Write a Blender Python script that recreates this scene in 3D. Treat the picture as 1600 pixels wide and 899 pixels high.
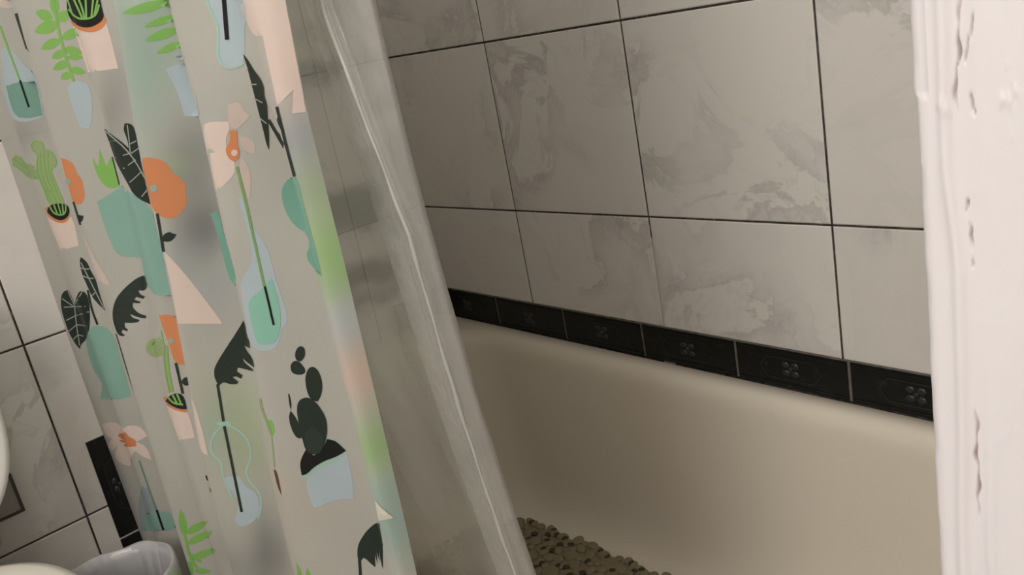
import bpy, bmesh, math, random
import numpy as np
from mathutils import Vector, Matrix
from mathutils.geometry import delaunay_2d_cdt

random.seed(7); rng = np.random.default_rng(7)
S = bpy.context.scene
for o in list(bpy.data.objects): bpy.data.objects.remove(o, do_unlink=True)
COL = S.collection

# Wall tiles are 0.32 m wide.  The plan is laid out in tile widths:
#   x along the tub's back wall (0 = first full joint), z out from that wall into the room, v height.
T = 0.32; Z0 = 0.993; XL = -0.957; VF = -Z0/T
def W(x, z, v): return (T*x, -T*z, Z0+T*v)

# ------------------------------------------------------------------ camera
cam = bpy.data.cameras.new('camera'); cam_o = bpy.data.objects.new('camera', cam); COL.objects.link(cam_o)
cam.sensor_width = 36; cam.lens = 1396.99/1600*36; cam.clip_start = .01
Rm = Matrix(((0.67872853, -0.18239895, -0.71137768), (-0.09385165, 0.93918008, -0.3303523), (0.72836766, 0.2909835, 0.62032988)))
c0, c1, c2 = Rm[0], Rm[1], Rm[2]     # camera right / up / back in plan axes (x, v, z)
tow = lambda a: Vector((a[0], -a[2], a[1]))
M3 = Matrix((tow(c0), tow(c1), tow(c2))).transposed()
cam_o.matrix_world = Matrix.Translation(Vector(W(3.89444, 3.45415, .139044))) @ M3.to_4x4()
S.camera = cam_o

# ------------------------------------------------------------------ light and exposure
S.view_settings.view_transform = 'Standard'; S.view_settings.look = 'None'
S.view_settings.exposure = -0.15; S.view_settings.gamma = 1.0; S.view_settings.use_curve_mapping = False
wd = bpy.data.worlds.new('world'); S.world = wd; wd.use_nodes = True
wd.node_tree.nodes['Background'].inputs[0].default_value = (.9, .93, 1, 1)
wd.node_tree.nodes['Background'].inputs[1].default_value = .05
def area(name, loc, tgt, size, power, col):
    l = bpy.data.lights.new(name, 'AREA'); l.shape = 'DISK'; l.size = size; l.energy = power; l.color = col
    o = bpy.data.objects.new(name, l); COL.objects.link(o); o.location = loc
    o.rotation_euler = (Vector(tgt)-Vector(loc)).to_track_quat('-Z', 'Y').to_euler(); return o
area('broad_room_light', W(3.6, 7.7, 2.7), W(2.2, 2.0, -.8), 1.0, 29, (1, .955, .93))  # unseen broad light from behind the camera, widened to soften the curtain's shadow
area('tub_fill_light', W(3.15, 3.3, 4.15), W(2.6, 1.6, -2.5), .35, 7, (1, .94, .88))  # added unseen fill light to brighten the tub interior

# ---- shower curtain shape: fold crests across the width (tile units), as a function of height v
CV = [2.6, .35, 0, -.4, -.8, -1.2, -1.6, -2.7]
CREST = [[-.957]*8,
         [-.42, -.42, -.43, -.44, -.45, -.45, -.45, -.45],
         [.30, .20, .145, .10, .075, .05, .04, .02],
         [.80, .76, .73, .68, .60, .46, .42, .38],
         [1.18, 1.10, .99, .90, .79, .67, .61, .52],
         [1.53, 1.515, 1.495, 1.425, 1.37, 1.30, 1.25, 1.15],
         [1.915, 1.90, 1.892, 1.898, 1.902, 1.895, 1.885, 1.865],
         [2.02, 1.985, 1.94, 1.935, 1.925, 1.915, 1.90, 1.87]]
CZ = [2.31, 2.345, 2.385, 2.372, 2.385, 2.385, 2.372, 2.325]
DV = [.03, .085, .095, .07, .145, .15, 0]
def sst(a, b, x):
    t = np.clip((x-a)/(b-a), 0, 1); return t*t*(3-2*t)
def crests(v):
    v = np.asarray(v, float)
    return [np.interp(v, CV[::-1], c[::-1]) for c in CREST]
def zsurf(x, v):
    x = np.asarray(x, float); v = np.asarray(v, float); x, v = np.broadcast_arrays(x, v)
    c = crests(v); z = np.zeros(x.shape)
    for i in range(7):
        w = c[i+1]-c[i]; t = np.clip((x-c[i])/w, 0, 1)
        d = DV[i]
        if i == 3 or i == 2: d = d*(.45+.55*sst(-.9, -.3, v))
        if i == 4: d = d*(.6+.4*sst(-1.2, -.7, v))
        if i == 5: d = d*(.35+.65*sst(.15, -.3, v))
        tt = t if i < 6 else t*t
        zz = CZ[i]*(1-tt)+CZ[i+1]*tt - d*(.5-.5*np.cos(2*np.pi*t))
        last = i == 6
        m = (x >= c[i]) & ((x <= c[i+1]) if last else (x < c[i+1]))
        if i == 0: m = m | (x < c[0])
        if last: m = m | (x > c[7])
        z = np.where(m, zz, z)
    return z + .004*np.sin(9*x+2.1*v) + .003*np.sin(23*x-3*v+1)

# prints of the curtain in its own (across, height) coordinates, 1/2000 tile: colour, layer, outline
PRINTS = [
('blue',1,[-666,751,-695,737,-712,721,-723,700,-727,674,-739,645,-760,612,-790,575,-835,535,-884,494,-937,452,-1009,409,-1349,367,-1369,324,-1376,285,-1372,250,-1355,219,-948,197,-878,177,-811,162,-749,151,-693,145,-639,143,-571,147,-511,155,-450,162,-433,213,245,265,298,315,319,353,332,390,338,426,325,458,277,488,-404,536,-430,561,-452,586,-472,610,-490,634,-505,658,-521,681,-538,702,-561,726,-605,766]),
('teal',2,[-809,462,-672,468,-608,469,-558,465,-498,455,304,418,272,379,-411,345,-423,302,-435,259,-446,216,-458,172,-566,169,-626,170,-674,174,-723,181,-775,191,-817,215,-846,252,-847,319,-833,367,-821,414]),
('green',3,[-612,928,-609,884,-607,839,-605,795,-602,750,-600,705,-598,660,-596,615,-595,569,-593,524,-592,478,-569,480,-570,525,-572,571,-573,616,-575,661,-576,706,-579,751,-581,796,-584,840,-586,885,-589,929]),
('black',3,[-591,479,-592,435,-593,390,-594,345,-595,300,-596,255,-568,257,-567,302,-566,347,-565,392,-564,437,-563,481]),
('dark',1,[-269,1077,-216,1070,-183,1061,-158,1049,-135,1033,-123,1013,-116,993,-126,974,-141,954,-156,933,-173,909,-191,883,-210,855,-229,823,-245,793,-260,764,-277,728,-305,667,387,642,371,655,362,675,358,702,362,737,368,770,375,802,383,833,391,862,399,891,407,918,-286,1015]),
('pale',1,[-489,1113,-397,1097,403,1012,-349,1032,-419,1038,-451,1042,-472,1047,-488,1052,-500,1058,-507,1065,-509,1074,-505,1087]),
('olive',1,[-768,-486,-770,-456,-773,-427,-777,-400,-782,-375,-785,-351,-785,-328,-783,-307,-779,-287,-769,-265,-754,-240,-735,-213,-713,-184,-700,-159,-696,-137,-701,-119,-715,-104,-724,-89,-729,-76,-729,-61,-719,-36,-665,-28,-639,-27,-621,-28,-606,-33,-592,-40,-583,-49,-578,-59,-579,-74,-586,-104,-547,-114,-528,-122,-516,-131,-506,-143,-498,-158,-493,-173,-491,-188,-492,-204,-495,-220,-503,-234,-514,-247,-530,-258,-550,-268,-566,-279,-577,-292,-583,-307,-584,-323,-585,-341,-584,-361,-584,-383,-582,-407,-580,-432,-576,-459,-572,-486,-567,-516,-564,-545,-565,-573,-570,-609,-585,-673,-664,-666,-766,-661,-766,-607,-766,-575,-766,-547,-767,-517]),
('olive',1,[-1785,-209,-1768,-197,-1742,-185,-1696,-171,-1609,-148,-1550,-164,-1523,-175,-1508,-185,-1498,-196,-1495,-209,-1475,-221,-1437,-232,-980,-219,-879,-225,-827,-238,-801,-255,-790,-283,-794,-342,-940,-342,-1437,-367,-1488,-356,-1526,-340,-1557,-319,-1590,-300,-1626,-283,-1668,-269,-1716,-258,-1755,-246,-1781,-234,-1791,-222]),
('green',2,[-1744,-194,-1734,-192,-1715,-187,-1687,-180,-1655,-171,-1628,-166,-1604,-165,-1581,-167,-1557,-173,-1537,-180,-1523,-188,-1515,-199,-1511,-212,-1491,-226,-1453,-238,-1014,-227,-895,-233,-839,-239,-810,-244,-798,-247,-782,-236,-794,-234,-820,-229,-869,-222,-960,-214,-1422,-227,-1460,-217,-1478,-206,-1481,-193,-1492,-181,-1510,-171,-1533,-163,-1563,-156,-1595,-153,-1631,-155,-1669,-161,-1707,-171,-1736,-178,-1756,-183,-1766,-186]),
('green',2,[-1811,-240,-1797,-244,-1769,-250,-1729,-260,-1682,-274,-1641,-289,-1605,-307,-1572,-325,-1541,-346,-1503,-363,-1455,-374,-1000,-352,-902,-351,-851,-352,-825,-353,-813,-353,-802,-342,-813,-341,-837,-340,-883,-339,-961,-339,-1426,-363,-1476,-353,-1513,-337,-1545,-317,-1579,-298,-1614,-280,-1654,-264,-1699,-250,-1736,-240,-1762,-233,-1776,-230]),
('green',2,[-1695,-196,-1681,-201,-1656,-212,-1620,-229,-1575,-251,-1528,-271,-1474,-288,-1078,-280,-911,-285,-853,-292,-823,-297,-809,-299,-792,-289,-804,-286,-830,-281,-881,-274,-976,-265,-1446,-277,-1502,-261,-1549,-242,-1592,-220,-1627,-203,-1651,-192,-1664,-187]),
('green',2,[-726,-81,-725,-78,-723,-73,-720,-64,-716,-54,-708,-46,-697,-40,-680,-36,-659,-33,-641,-32,-624,-34,-609,-39,-595,-47,-586,-55,-581,-64,-581,-74,-585,-86,-588,-95,-590,-101,-591,-104,-576,-105,-575,-102,-573,-95,-570,-86,-565,-73,-566,-60,-572,-49,-582,-39,-598,-30,-616,-24,-637,-22,-659,-22,-684,-26,-706,-32,-723,-41,-735,-52,-740,-64,-743,-72,-746,-78,-747,-81]),
('green',2,[-673,-138,-731,-83,-749,-90,-689,-145]),
('green',2,[-590,-117,-585,-118,-575,-119,-560,-121,-542,-123,-528,-129,-516,-138,-506,-150,-500,-167,-496,-183,-494,-198,-496,-212,-500,-225,-508,-237,-519,-247,-535,-256,-556,-264,-572,-271,-583,-275,-588,-277,-583,-286,-577,-284,-567,-280,-550,-273,-528,-265,-510,-254,-495,-241,-485,-227,-481,-211,-479,-196,-480,-179,-485,-163,-492,-145,-503,-131,-517,-120,-535,-113,-555,-110,-569,-108,-579,-107,-584,-106]),
('green',2,[-690,-140,-695,-147,-705,-162,-722,-183,-745,-212,-765,-240,-780,-266,-790,-290,-794,-312,-795,-334,-794,-359,-790,-384,-785,-411,-780,-438,-777,-465,-774,-494,-773,-523,-771,-544,-771,-559,-770,-566,-747,-563,-747,-556,-748,-541,-749,-519,-751,-490,-753,-462,-756,-434,-760,-407,-765,-380,-768,-355,-769,-332,-768,-309,-765,-289,-757,-266,-744,-241,-726,-214,-704,-186,-688,-164,-678,-150,-673,-143]),
('green',2,[-651,-135,-655,-143,-663,-158,-676,-182,-693,-213,-708,-244,-719,-274,-727,-304,-732,-332,-733,-360,-732,-386,-728,-412,-722,-436,-717,-454,-713,-467,-712,-473,-693,-469,-694,-463,-697,-450,-702,-432,-708,-408,-712,-383,-713,-357,-711,-330,-707,-303,-700,-274,-689,-244,-675,-214,-659,-183,-647,-160,-639,-144,-635,-136]),
('green',2,[-607,-130,-610,-138,-618,-155,-629,-180,-644,-214,-656,-247,-665,-278,-671,-308,-673,-336,-674,-363,-673,-387,-670,-408,-665,-428,-662,-443,-660,-452,-659,-457,-642,-453,-643,-449,-645,-439,-648,-424,-653,-405,-655,-384,-656,-360,-656,-334,-653,-307,-648,-277,-639,-247,-628,-215,-613,-181,-602,-156,-595,-140,-591,-131]),
('green',2,[-557,-135,-561,-144,-569,-160,-581,-185,-597,-218,-610,-250,-619,-279,-624,-305,-625,-329,-625,-352,-624,-376,-622,-399,-619,-422,-616,-440,-614,-451,-613,-457,-598,-454,-599,-448,-600,-436,-603,-419,-606,-396,-608,-373,-609,-350,-609,-327,-608,-304,-603,-278,-594,-250,-582,-220,-566,-187,-554,-162,-546,-145,-542,-137]),
('green',2,[-589,-273,-589,-278,-590,-287,-591,-301,-592,-320,-592,-341,-592,-364,-591,-388,-589,-414,-587,-441,-585,-469,-582,-497,-579,-526,-577,-548,-576,-563,-575,-570,-560,-567,-561,-559,-562,-545,-565,-523,-567,-494,-570,-466,-572,-438,-574,-412,-576,-385,-577,-361,-577,-339,-577,-318,-575,-300,-575,-286,-574,-276,-574,-272]),
('green',2,[-772,-454,-765,-455,-752,-458,-733,-462,-709,-469,-685,-472,-660,-472,-635,-469,-611,-463,-593,-458,-582,-455,-576,-454,-579,-444,-584,-445,-596,-448,-613,-452,-636,-458,-658,-461,-679,-461,-700,-458,-721,-452,-739,-448,-751,-445,-758,-443]),
('green',2,[-745,-471,-726,-520,-709,-569,-690,-565,-706,-516,-724,-467]),
('green',2,[-682,-475,-665,-526,-649,-577,-633,-573,-648,-521,-665,-470]),
('green',2,[-617,-464,-613,-520,-610,-576,-595,-573,-598,-517,-601,-461]),
('peach',1,[-951,-703,-761,-690,-668,-686,-599,-691,-565,-700,-546,-715,-539,-735,-537,-763,-540,-799,-548,-855,-559,-913,-571,-972,-641,-980,-724,-990,-863,-1008,-879,-962,-896,-916,-914,-867,-925,-829,-936,-783]),
('orange',2,[-902,-615,-812,-598,-764,-594,-718,-597,-669,-605,-617,-618,-581,-633,-558,-649,-548,-667,-549,-686,-556,-703,-569,-719,-587,-732,-612,-744,-636,-752,-661,-755,-687,-753,-714,-748,-741,-740,-770,-732,-801,-721,-835,-710,-868,-697,-894,-682,-906,-660]),
('black',3,[-851,-653,-849,-642,-834,-629,-809,-615,-778,-600,-743,-589,-706,-582,-667,-579,-626,-580,-594,-583,-570,-588,-552,-595,-541,-604,-534,-614,-532,-628,-533,-643,-539,-660,-549,-676,-562,-690,-578,-703,-599,-714,-619,-722,-640,-726,-662,-727,-684,-725,-707,-720,-730,-713,-753,-704,-778,-693,-801,-683,-821,-672,-839,-663]),
('green',4,[-772,-597,-770,-601,-766,-609,-761,-622,-753,-640,-741,-655,-725,-667,-706,-676,-685,-681,-671,-685,-662,-687,-657,-689,-647,-676,-651,-675,-660,-672,-674,-668,-692,-664,-706,-656,-719,-646,-729,-633,-735,-616,-740,-603,-744,-595,-746,-591]),
('green',4,[-697,-585,-695,-628,-692,-671,-671,-667,-674,-624,-676,-581]),
('green',4,[-640,-583,-644,-628,-649,-673,-630,-671,-626,-626,-622,-581]),
('green',4,[-591,-586,-606,-632,-620,-678,-603,-678,-589,-632,-574,-586]),
('green',4,[-559,-595,-560,-598,-562,-604,-565,-613,-570,-626,-575,-637,-581,-647,-589,-655,-597,-663,-605,-669,-615,-672,-626,-674,-640,-674,-651,-675,-659,-675,-663,-675,-667,-688,-663,-688,-655,-688,-644,-688,-628,-687,-612,-685,-598,-679,-586,-671,-575,-661,-567,-651,-559,-639,-554,-627,-549,-614,-546,-605,-544,-598,-543,-595]),
('dark',1,[-1743,-1624,-1721,-1594,-1699,-1569,-1676,-1549,-1652,-1534,-1629,-1523,-1605,-1513,-1575,-1506,-1514,-1496,-1494,-1532,-1483,-1552,-1476,-1569,-1469,-1592,-1458,-1635,-1030,-1512,-885,-1465,-839,-1444,-809,-1427,-786,-1412,-765,-1402,-746,-1395,-729,-1392,-712,-1392,-699,-1396,-688,-1404,-680,-1416,-674,-1432,-673,-1453,-676,-1480,-683,-1513,-695,-1552,-710,-1591,-727,-1632,-748,-1673,-774,-1716,-806,-1756,-852,-1795,-1065,-1870,-1356,-1960,-1457,-2000,-1514,-2027,-1555,-2046,-1589,-2059,-1616,-2072,-1639,-2086,-1663,-2105,-1700,-2141,-1729,-2114,-1746,-2095,-1759,-2075,-1774,-2051,-1789,-2023,-1801,-1994,-1810,-1964,-1816,-1933,-1817,-1901,-1817,-1869,-1815,-1835,-1812,-1801,-1808,-1766,-1799,-1730,-1784,-1695,-1766,-1659]),
('vein',2,[-1538,-1511,-1517,-1582,-1492,-1652,-1449,-1642,-1483,-1574,-1509,-1504]),
('vein',2,[-712,-1389,-778,-1435,-927,-1498,-1485,-1646,-1457,-1648,-875,-1494,-765,-1440,-703,-1395]),
('vein',2,[-1487,-1645,-1497,-1661,-1517,-1691,-1543,-1737,-1574,-1797,-1600,-1855,-1623,-1912,-1643,-1967,-1660,-2020,-1673,-2060,-1681,-2087,-1686,-2101,-1664,-2097,-1660,-2084,-1651,-2057,-1638,-2017,-1620,-1964,-1600,-1909,-1576,-1852,-1548,-1794,-1513,-1733,-1482,-1686,-1458,-1655,-1443,-1639]),
('vein',2,[-1707,-1599,-1621,-1639,-1518,-1675,-1491,-1663,-1603,-1629,-1689,-1589]),
('vein',2,[-1727,-1692,-1621,-1685,-1490,-1673,-861,-1555,-742,-1544,-738,-1534,-849,-1543,-1480,-1661,-1615,-1673,-1720,-1680]),
('vein',2,[-1765,-1836,-1658,-1805,-1545,-1773,-1549,-1763,-1661,-1795,-1768,-1826]),
('vein',2,[-1548,-1773,-870,-1628,-721,-1598,-720,-1588,-868,-1617,-1547,-1762]),
('vein',2,[-1784,-1952,-1685,-1911,-1589,-1871,-1597,-1863,-1693,-1903,-1794,-1944]),
('vein',2,[-1598,-1873,-1441,-1860,-831,-1741,-819,-1729,-1416,-1845,-1588,-1861]),
('vein',2,[-1755,-2043,-1747,-2039,-1731,-2031,-1707,-2019,-1678,-2003,-1652,-1993,-1628,-1988,-1604,-1986,-1577,-1988,-1555,-1989,-1538,-1990,-1530,-1990,-1510,-1976,-1520,-1976,-1538,-1976,-1562,-1975,-1592,-1974,-1624,-1976,-1655,-1983,-1687,-1995,-1718,-2012,-1742,-2024,-1758,-2032,-1767,-2036]),
('dark',1,[-633,-1160,-626,-1134,-619,-1113,-609,-1096,-590,-1075,-563,-1105,-551,-1124,-545,-1140,-542,-1159,-541,-1179,-540,-1199,-536,-1220,-531,-1240,-525,-1261,-521,-1284,-520,-1309,-521,-1337,-525,-1367,-528,-1398,-530,-1428,-532,-1459,-533,-1490,-533,-1517,-534,-1539,-535,-1561,-536,-1594,-566,-1554,-581,-1532,-592,-1513,-602,-1495,-612,-1476,-620,-1454,-625,-1429,-629,-1401,-631,-1370,-634,-1342,-636,-1316,-639,-1293,-643,-1272,-644,-1249,-642,-1222,-639,-1193]),
('vein',2,[-616,-1125,-613,-1140,-608,-1171,-601,-1217,-592,-1278,-583,-1337,-574,-1393,-566,-1445,-558,-1495,-552,-1532,-548,-1557,-546,-1569,-533,-1565,-535,-1553,-540,-1528,-546,-1491,-554,-1441,-562,-1389,-571,-1333,-580,-1275,-589,-1213,-597,-1167,-601,-1137,-604,-1121]),
('vein',2,[-643,-1176,-640,-1177,-635,-1179,-626,-1182,-615,-1187,-603,-1190,-591,-1193,-578,-1194,-565,-1194,-555,-1194,-549,-1194,-546,-1194,-543,-1184,-546,-1184,-552,-1184,-562,-1184,-574,-1184,-586,-1183,-597,-1181,-608,-1178,-619,-1173,-627,-1170,-633,-1168,-636,-1167]),
('vein',2,[-647,-1250,-643,-1252,-637,-1256,-627,-1262,-614,-1269,-601,-1275,-587,-1280,-573,-1283,-558,-1284,-548,-1285,-541,-1285,-537,-1285,-533,-1275,-536,-1275,-544,-1275,-554,-1274,-568,-1273,-581,-1270,-594,-1266,-606,-1260,-619,-1253,-628,-1247,-635,-1244,-638,-1242]),
('vein',2,[-622,-1448,-574,-1418,-579,-1410,-627,-1440]),
('dark',2,[-655,-1386,-657,-1398,-662,-1421,-668,-1455,-677,-1501,-684,-1546,-687,-1589,-689,-1629,-687,-1667,-686,-1695,-685,-1714,-685,-1724,-659,-1717,-660,-1708,-660,-1689,-661,-1660,-663,-1623,-662,-1584,-658,-1542,-652,-1498,-643,-1452,-637,-1418,-633,-1395,-631,-1384]),
('tealsoft',1,[-1527,-2085,-1491,-2031,-1418,-1976,-1168,-1886,-836,-1786,-780,-1758,-741,-1741,-710,-1732,-683,-1730,-659,-1731,-637,-1735,-617,-1742,-597,-1751,-581,-1765,-567,-1786,-555,-1812,-547,-1844,-542,-1877,-540,-1911,-543,-1947,-549,-1984,-554,-2024,-558,-2067,-560,-2113,-561,-2162,-564,-2211,-569,-2262,-577,-2326,-585,-2385,-593,-2444,-673,-2468,-722,-2478,-774,-2484,-1182,-2594,-1474,-2663,-1634,-2688,-1505,-2572,-1442,-2511,-1424,-2472,-1442,-2444,-1490,-2424,-1523,-2398,-1545,-2366,-1558,-2330,-1563,-2290,-1563,-2245,-1557,-2196,-1545,-2143]),
('peach',1,[-1810,-3009,-1674,-2968,-1597,-2947,-1534,-2933,-1468,-2919,-1401,-2907,-1337,-2898,-1271,-2889,-924,-2787,-849,-2798,-770,-2771,-737,-2762,-713,-2759,-689,-2758,-666,-2760,-645,-2764,-626,-2771,-609,-2780,-595,-2792,-583,-2804,-574,-2817,-567,-2834,-562,-2865,-613,-2890,-639,-2902,-658,-2910,-681,-2918,-721,-2932,-674,-2955,-652,-2969,-638,-2982,-629,-2997,-622,-3014,-618,-3032,-615,-3052,-615,-3078,-617,-3128,-670,-3109,-696,-3097,-716,-3085,-738,-3068,-778,-3035,-840,-3076,-893,-3111,-988,-3164,-1303,-3315,-1372,-3400,-1506,-3425,-1573,-3434,-1621,-3437,-1665,-3437,-1703,-3434,-1732,-3427,-1752,-3415,-1763,-3400,-1765,-3382,-1754,-3358,-1730,-3331,-1683,-3291,-1572,-3210,-1716,-3279,-1864,-3350,-1881,-3311,-1870,-3283,-1839,-3256,-1780,-3216,-1657,-3142,-1749,-3153,-1790,-3149,-1809,-3132,-1817,-3095]),
('orange',2,[-1469,-3076,-1382,-3024,-921,-2914,-1218,-2968,-856,-2843,-833,-2840,-820,-2844,-810,-2852,-803,-2864,-795,-2873,-786,-2881,-777,-2886,-766,-2889,-757,-2893,-747,-2897,-737,-2902,-728,-2908,-723,-2916,-721,-2926,-724,-2943,-737,-2979,-801,-2992,-846,-3001,-901,-3015,-1283,-3148,-1397,-3168,-1225,-3090,-1363,-3126,-1406,-3133,-1429,-3134,-1445,-3130,-1460,-3115,-1272,-3076]),
('bluedim',1,[-896,-3448,-816,-3443,-791,-3460,-778,-3492,-771,-3537,-768,-3597,-761,-3657,-751,-3716,-733,-3790,-713,-3857,-693,-3923,-756,-3931,-829,-3943,-969,-3987,-1457,-4199,-1590,-4238,-1749,-4288,-1712,-4193,-1678,-4101,-1625,-3996,-1566,-3911,-1470,-3803,-1353,-3698]),
('tealsoft',2,[-1482,-4002,-909,-3757,-768,-3711,-682,-3699,-635,-3706,-602,-3726,-587,-3759,-581,-3792,-585,-3822,56,-3529,-620,-3879,-658,-3902,-712,-3920,-814,-3942,-944,-3981,-1452,-4202,-1594,-4244,-1557,-4163,-1520,-4082]),
('stem',3,[-779,-3143,-780,-3203,-782,-3264,-783,-3324,-784,-3385,-786,-3446,-787,-3508,-788,-3570,-789,-3631,-790,-3694,-767,-3685,-766,-3623,-765,-3561,-764,-3500,-763,-3439,-762,-3378,-761,-3317,-760,-3256,-758,-3196,-757,-3136]),
('black',3,[-788,-3699,-790,-3757,-791,-3815,-793,-3874,-794,-3933,-761,-3920,-760,-3862,-758,-3803,-757,-3745,-756,-3688]),
('green',2,[768,942,766,933,762,913,756,884,748,845,741,803,735,759,729,713,722,665,716,616,710,565,705,513,700,459,697,418,695,391,694,378,716,380,717,394,719,421,722,461,726,514,731,566,737,617,744,666,751,714,756,759,763,803,770,844,778,883,784,912,788,931,790,941]),
('green',1,[725,827,729,851,725,866,718,878,707,887,694,894,679,898,662,901,642,901,617,898,617,878,622,863,629,850,638,838,649,829,663,823,678,819,697,818]),
('green',1,[755,787,732,808,710,817,688,820,666,820,643,815,620,808,595,797,570,784,543,764,572,749,599,740,624,735,647,732,670,733,692,737,713,746,734,760]),
('green',1,[728,676,708,690,688,695,669,695,649,693,630,687,610,680,589,670,568,658,547,641,572,632,595,628,616,626,637,626,656,628,675,634,693,642,711,654]),
('green',1,[730,592,715,604,701,608,688,609,675,607,662,603,649,597,636,589,623,579,611,565,626,557,640,553,654,551,668,551,681,553,694,557,706,564,718,574]),
('green',1,[726,518,709,531,693,535,677,536,662,534,646,529,631,522,615,513,599,503,583,488,602,479,619,475,636,473,652,473,668,476,683,480,698,488,713,499]),
('green',1,[708,438,696,449,684,453,673,454,663,452,652,448,642,442,633,434,623,425,614,411,627,404,639,400,650,399,661,398,672,400,682,404,692,411,701,420]),
('green',1,[748,812,765,795,781,788,797,786,813,787,830,791,846,798,863,807,881,818,899,834,876,846,856,853,837,857,820,858,804,857,788,853,774,846,760,835]),
('green',1,[743,681,764,666,785,662,806,661,828,663,851,668,876,675,1412,654,1490,662,1534,675,1477,686,895,726,867,729,842,729,820,727,799,722,780,714,761,703]),
('green',1,[729,610,732,589,741,576,752,566,766,559,781,554,799,551,819,550,842,550,871,555,862,572,849,585,836,596,822,605,807,612,791,617,773,620,754,619]),
('green',1,[728,549,736,535,748,527,760,522,774,518,789,517,805,516,822,518,842,520,864,525,850,536,836,544,821,550,807,555,792,559,777,561,762,560,746,558]),
('green',1,[718,467,718,448,725,436,734,427,744,421,757,416,771,414,788,413,806,413,829,417,824,432,815,444,806,454,795,462,784,469,771,473,756,476,740,475]),
('green',1,[760,842,783,856,796,871,805,887,811,902,813,918,812,934,809,950,803,966,792,983,774,969,762,954,751,939,744,924,739,908,737,892,738,876,743,860]),
('blue',1,[629,276,633,305,640,328,649,345,660,356,673,364,687,369,704,372,722,373,740,372,757,368,775,363,792,355,804,341,811,320,811,293,804,258,794,222,780,185,762,145,741,105,722,73,704,50,688,37,673,33,659,33,647,35,636,40,626,47,620,61,616,81,616,107,619,139,621,172,624,206,626,240]),
('peach',1,[871,759,1470,717,1560,710,1608,706,1646,703,1680,700,1712,698,1744,695,1739,655,1735,615,1729,570,1724,532,1716,483,1712,453,1707,423,1702,392,1668,394,1635,396,1601,398,1560,400,1490,402,859,416,860,463,861,510,863,563,865,606,867,660,869,693,870,726]),
('orange',2,[866,785,869,759,877,744,890,732,1438,685,1503,669,1549,657,1581,649,1607,643,1632,640,1654,640,1674,643,1693,648,1712,657,1727,665,1737,675,1745,687,1750,710,1716,714,1682,718,1647,722,1608,726,1557,731,1460,740]),
('black',3,[901,925,897,916,891,905,884,889,875,868,869,848,867,829,869,811,874,794,883,777,897,762,1450,712,1502,698,1543,687,1572,680,1597,675,1620,673,1641,673,1663,676,1685,681,1707,689,1725,699,1737,711,1744,724,1745,740,1746,756,1747,771,1750,791,1754,827,1722,833,1691,840,1660,846,1626,853,1586,860,1526,870,1389,886]),
('green',4,[879,856,882,852,888,843,898,830,1434,771,1483,754,1522,740,1558,730,1587,724,1610,721,1632,719,1652,719,1671,722,1689,728,1704,738,1717,751,1728,766,1736,777,1741,785,1743,788,1732,794,1729,790,1724,782,1717,771,1707,757,1696,746,1683,738,1669,733,1651,731,1633,730,1614,732,1593,735,1570,740,1545,749,1515,760,1486,774,1455,791,1419,806,902,857,899,862]),
('green',4,[1548,857,1559,816,1569,775,1578,733,1597,735,1589,776,1581,817,1572,858]),
('green',4,[1598,849,1599,845,1600,837,1602,824,1604,807,1604,792,1604,777,1603,762,1600,749,1599,738,1597,731,1597,728,1614,727,1614,730,1615,737,1617,748,1619,762,1621,777,1621,792,1620,809,1618,826,1617,838,1616,847,1615,851]),
('green',4,[1653,841,1640,803,1626,765,1611,726,1627,724,1641,762,1654,801,1666,839]),
('green',4,[1703,831,1687,798,1671,764,1654,730,1667,726,1683,760,1699,794,1715,828]),
('green',4,[1734,826,1715,796,1696,766,1677,736,1689,731,1708,761,1727,791,1746,821]),
('green',4,[902,923,902,887,902,850,902,814,1471,772,1469,805,1468,839,1466,873]),
('dark',2,[820,5,1399,-2,1457,-16,1486,-29,1504,-42,1519,-56,1530,-70,1539,-82,1547,-97,1560,-122,1569,-86,1573,-66,1574,-51,1575,-35,1575,-20,1576,-7,1579,6,1585,20,1600,44,1619,40,1629,36,1635,31,1640,24,1644,15,1644,0,1642,-22,1637,-51,1628,-86,1620,-120,1613,-153,1606,-184,1599,-213,1592,-243,1586,-274,1579,-307,1573,-340,1566,-373,1560,-407,1552,-448,1545,-485,1538,-523,1516,-503,1504,-491,1495,-480,1486,-468,1477,-455,1469,-440,1462,-425,1457,-409,1455,-391,1452,-374,1448,-357,1443,-342,1436,-326,1425,-309,1409,-289,1390,-268,1364,-244,1333,-219,1284,-194,832,-194,831,-159,830,-126,829,-95,826,-58]),
('vein',3,[820,-9,834,-21,1393,-20,1478,-50,1519,-93,1540,-140,1555,-189,1564,-241,1569,-296,1573,-338,1896,-333,1578,-380,1587,-377,1585,-363,1901,-303,1578,-293,1572,-238,1563,-185,1549,-135,1528,-88,1492,-44,1430,-13,1312,4,835,-3]),
('vein',3,[1562,-152,1564,-146,1568,-132,1574,-112,1582,-86,1590,-61,1596,-38,1602,-17,1608,2,1612,17,1614,26,1616,31,1609,31,1608,26,1605,17,1601,2,1596,-17,1590,-38,1583,-61,1576,-85,1568,-112,1561,-132,1557,-145,1555,-152]),
('vein',3,[1375,-176,1505,-165,1556,-160,1557,-153,1506,-158,1376,-169]),
('vein',3,[1463,-255,1524,-231,1572,-208,1571,-201,1523,-224,1460,-248]),
('vein',3,[1474,-354,1511,-333,1544,-313,1577,-292,1574,-286,1542,-307,1509,-327,1471,-348]),
('vein',3,[1511,-464,1537,-441,1879,-383,1561,-413,1534,-436,1507,-459]),
('vein',3,[1559,-163,1597,-146,1638,-129,1637,-123,1595,-140,1558,-156]),
('vein',3,[1578,-99,1625,-86,1625,-79,1578,-92]),
('vein',3,[834,-95,1492,-60,1493,-54,835,-89]),
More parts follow.
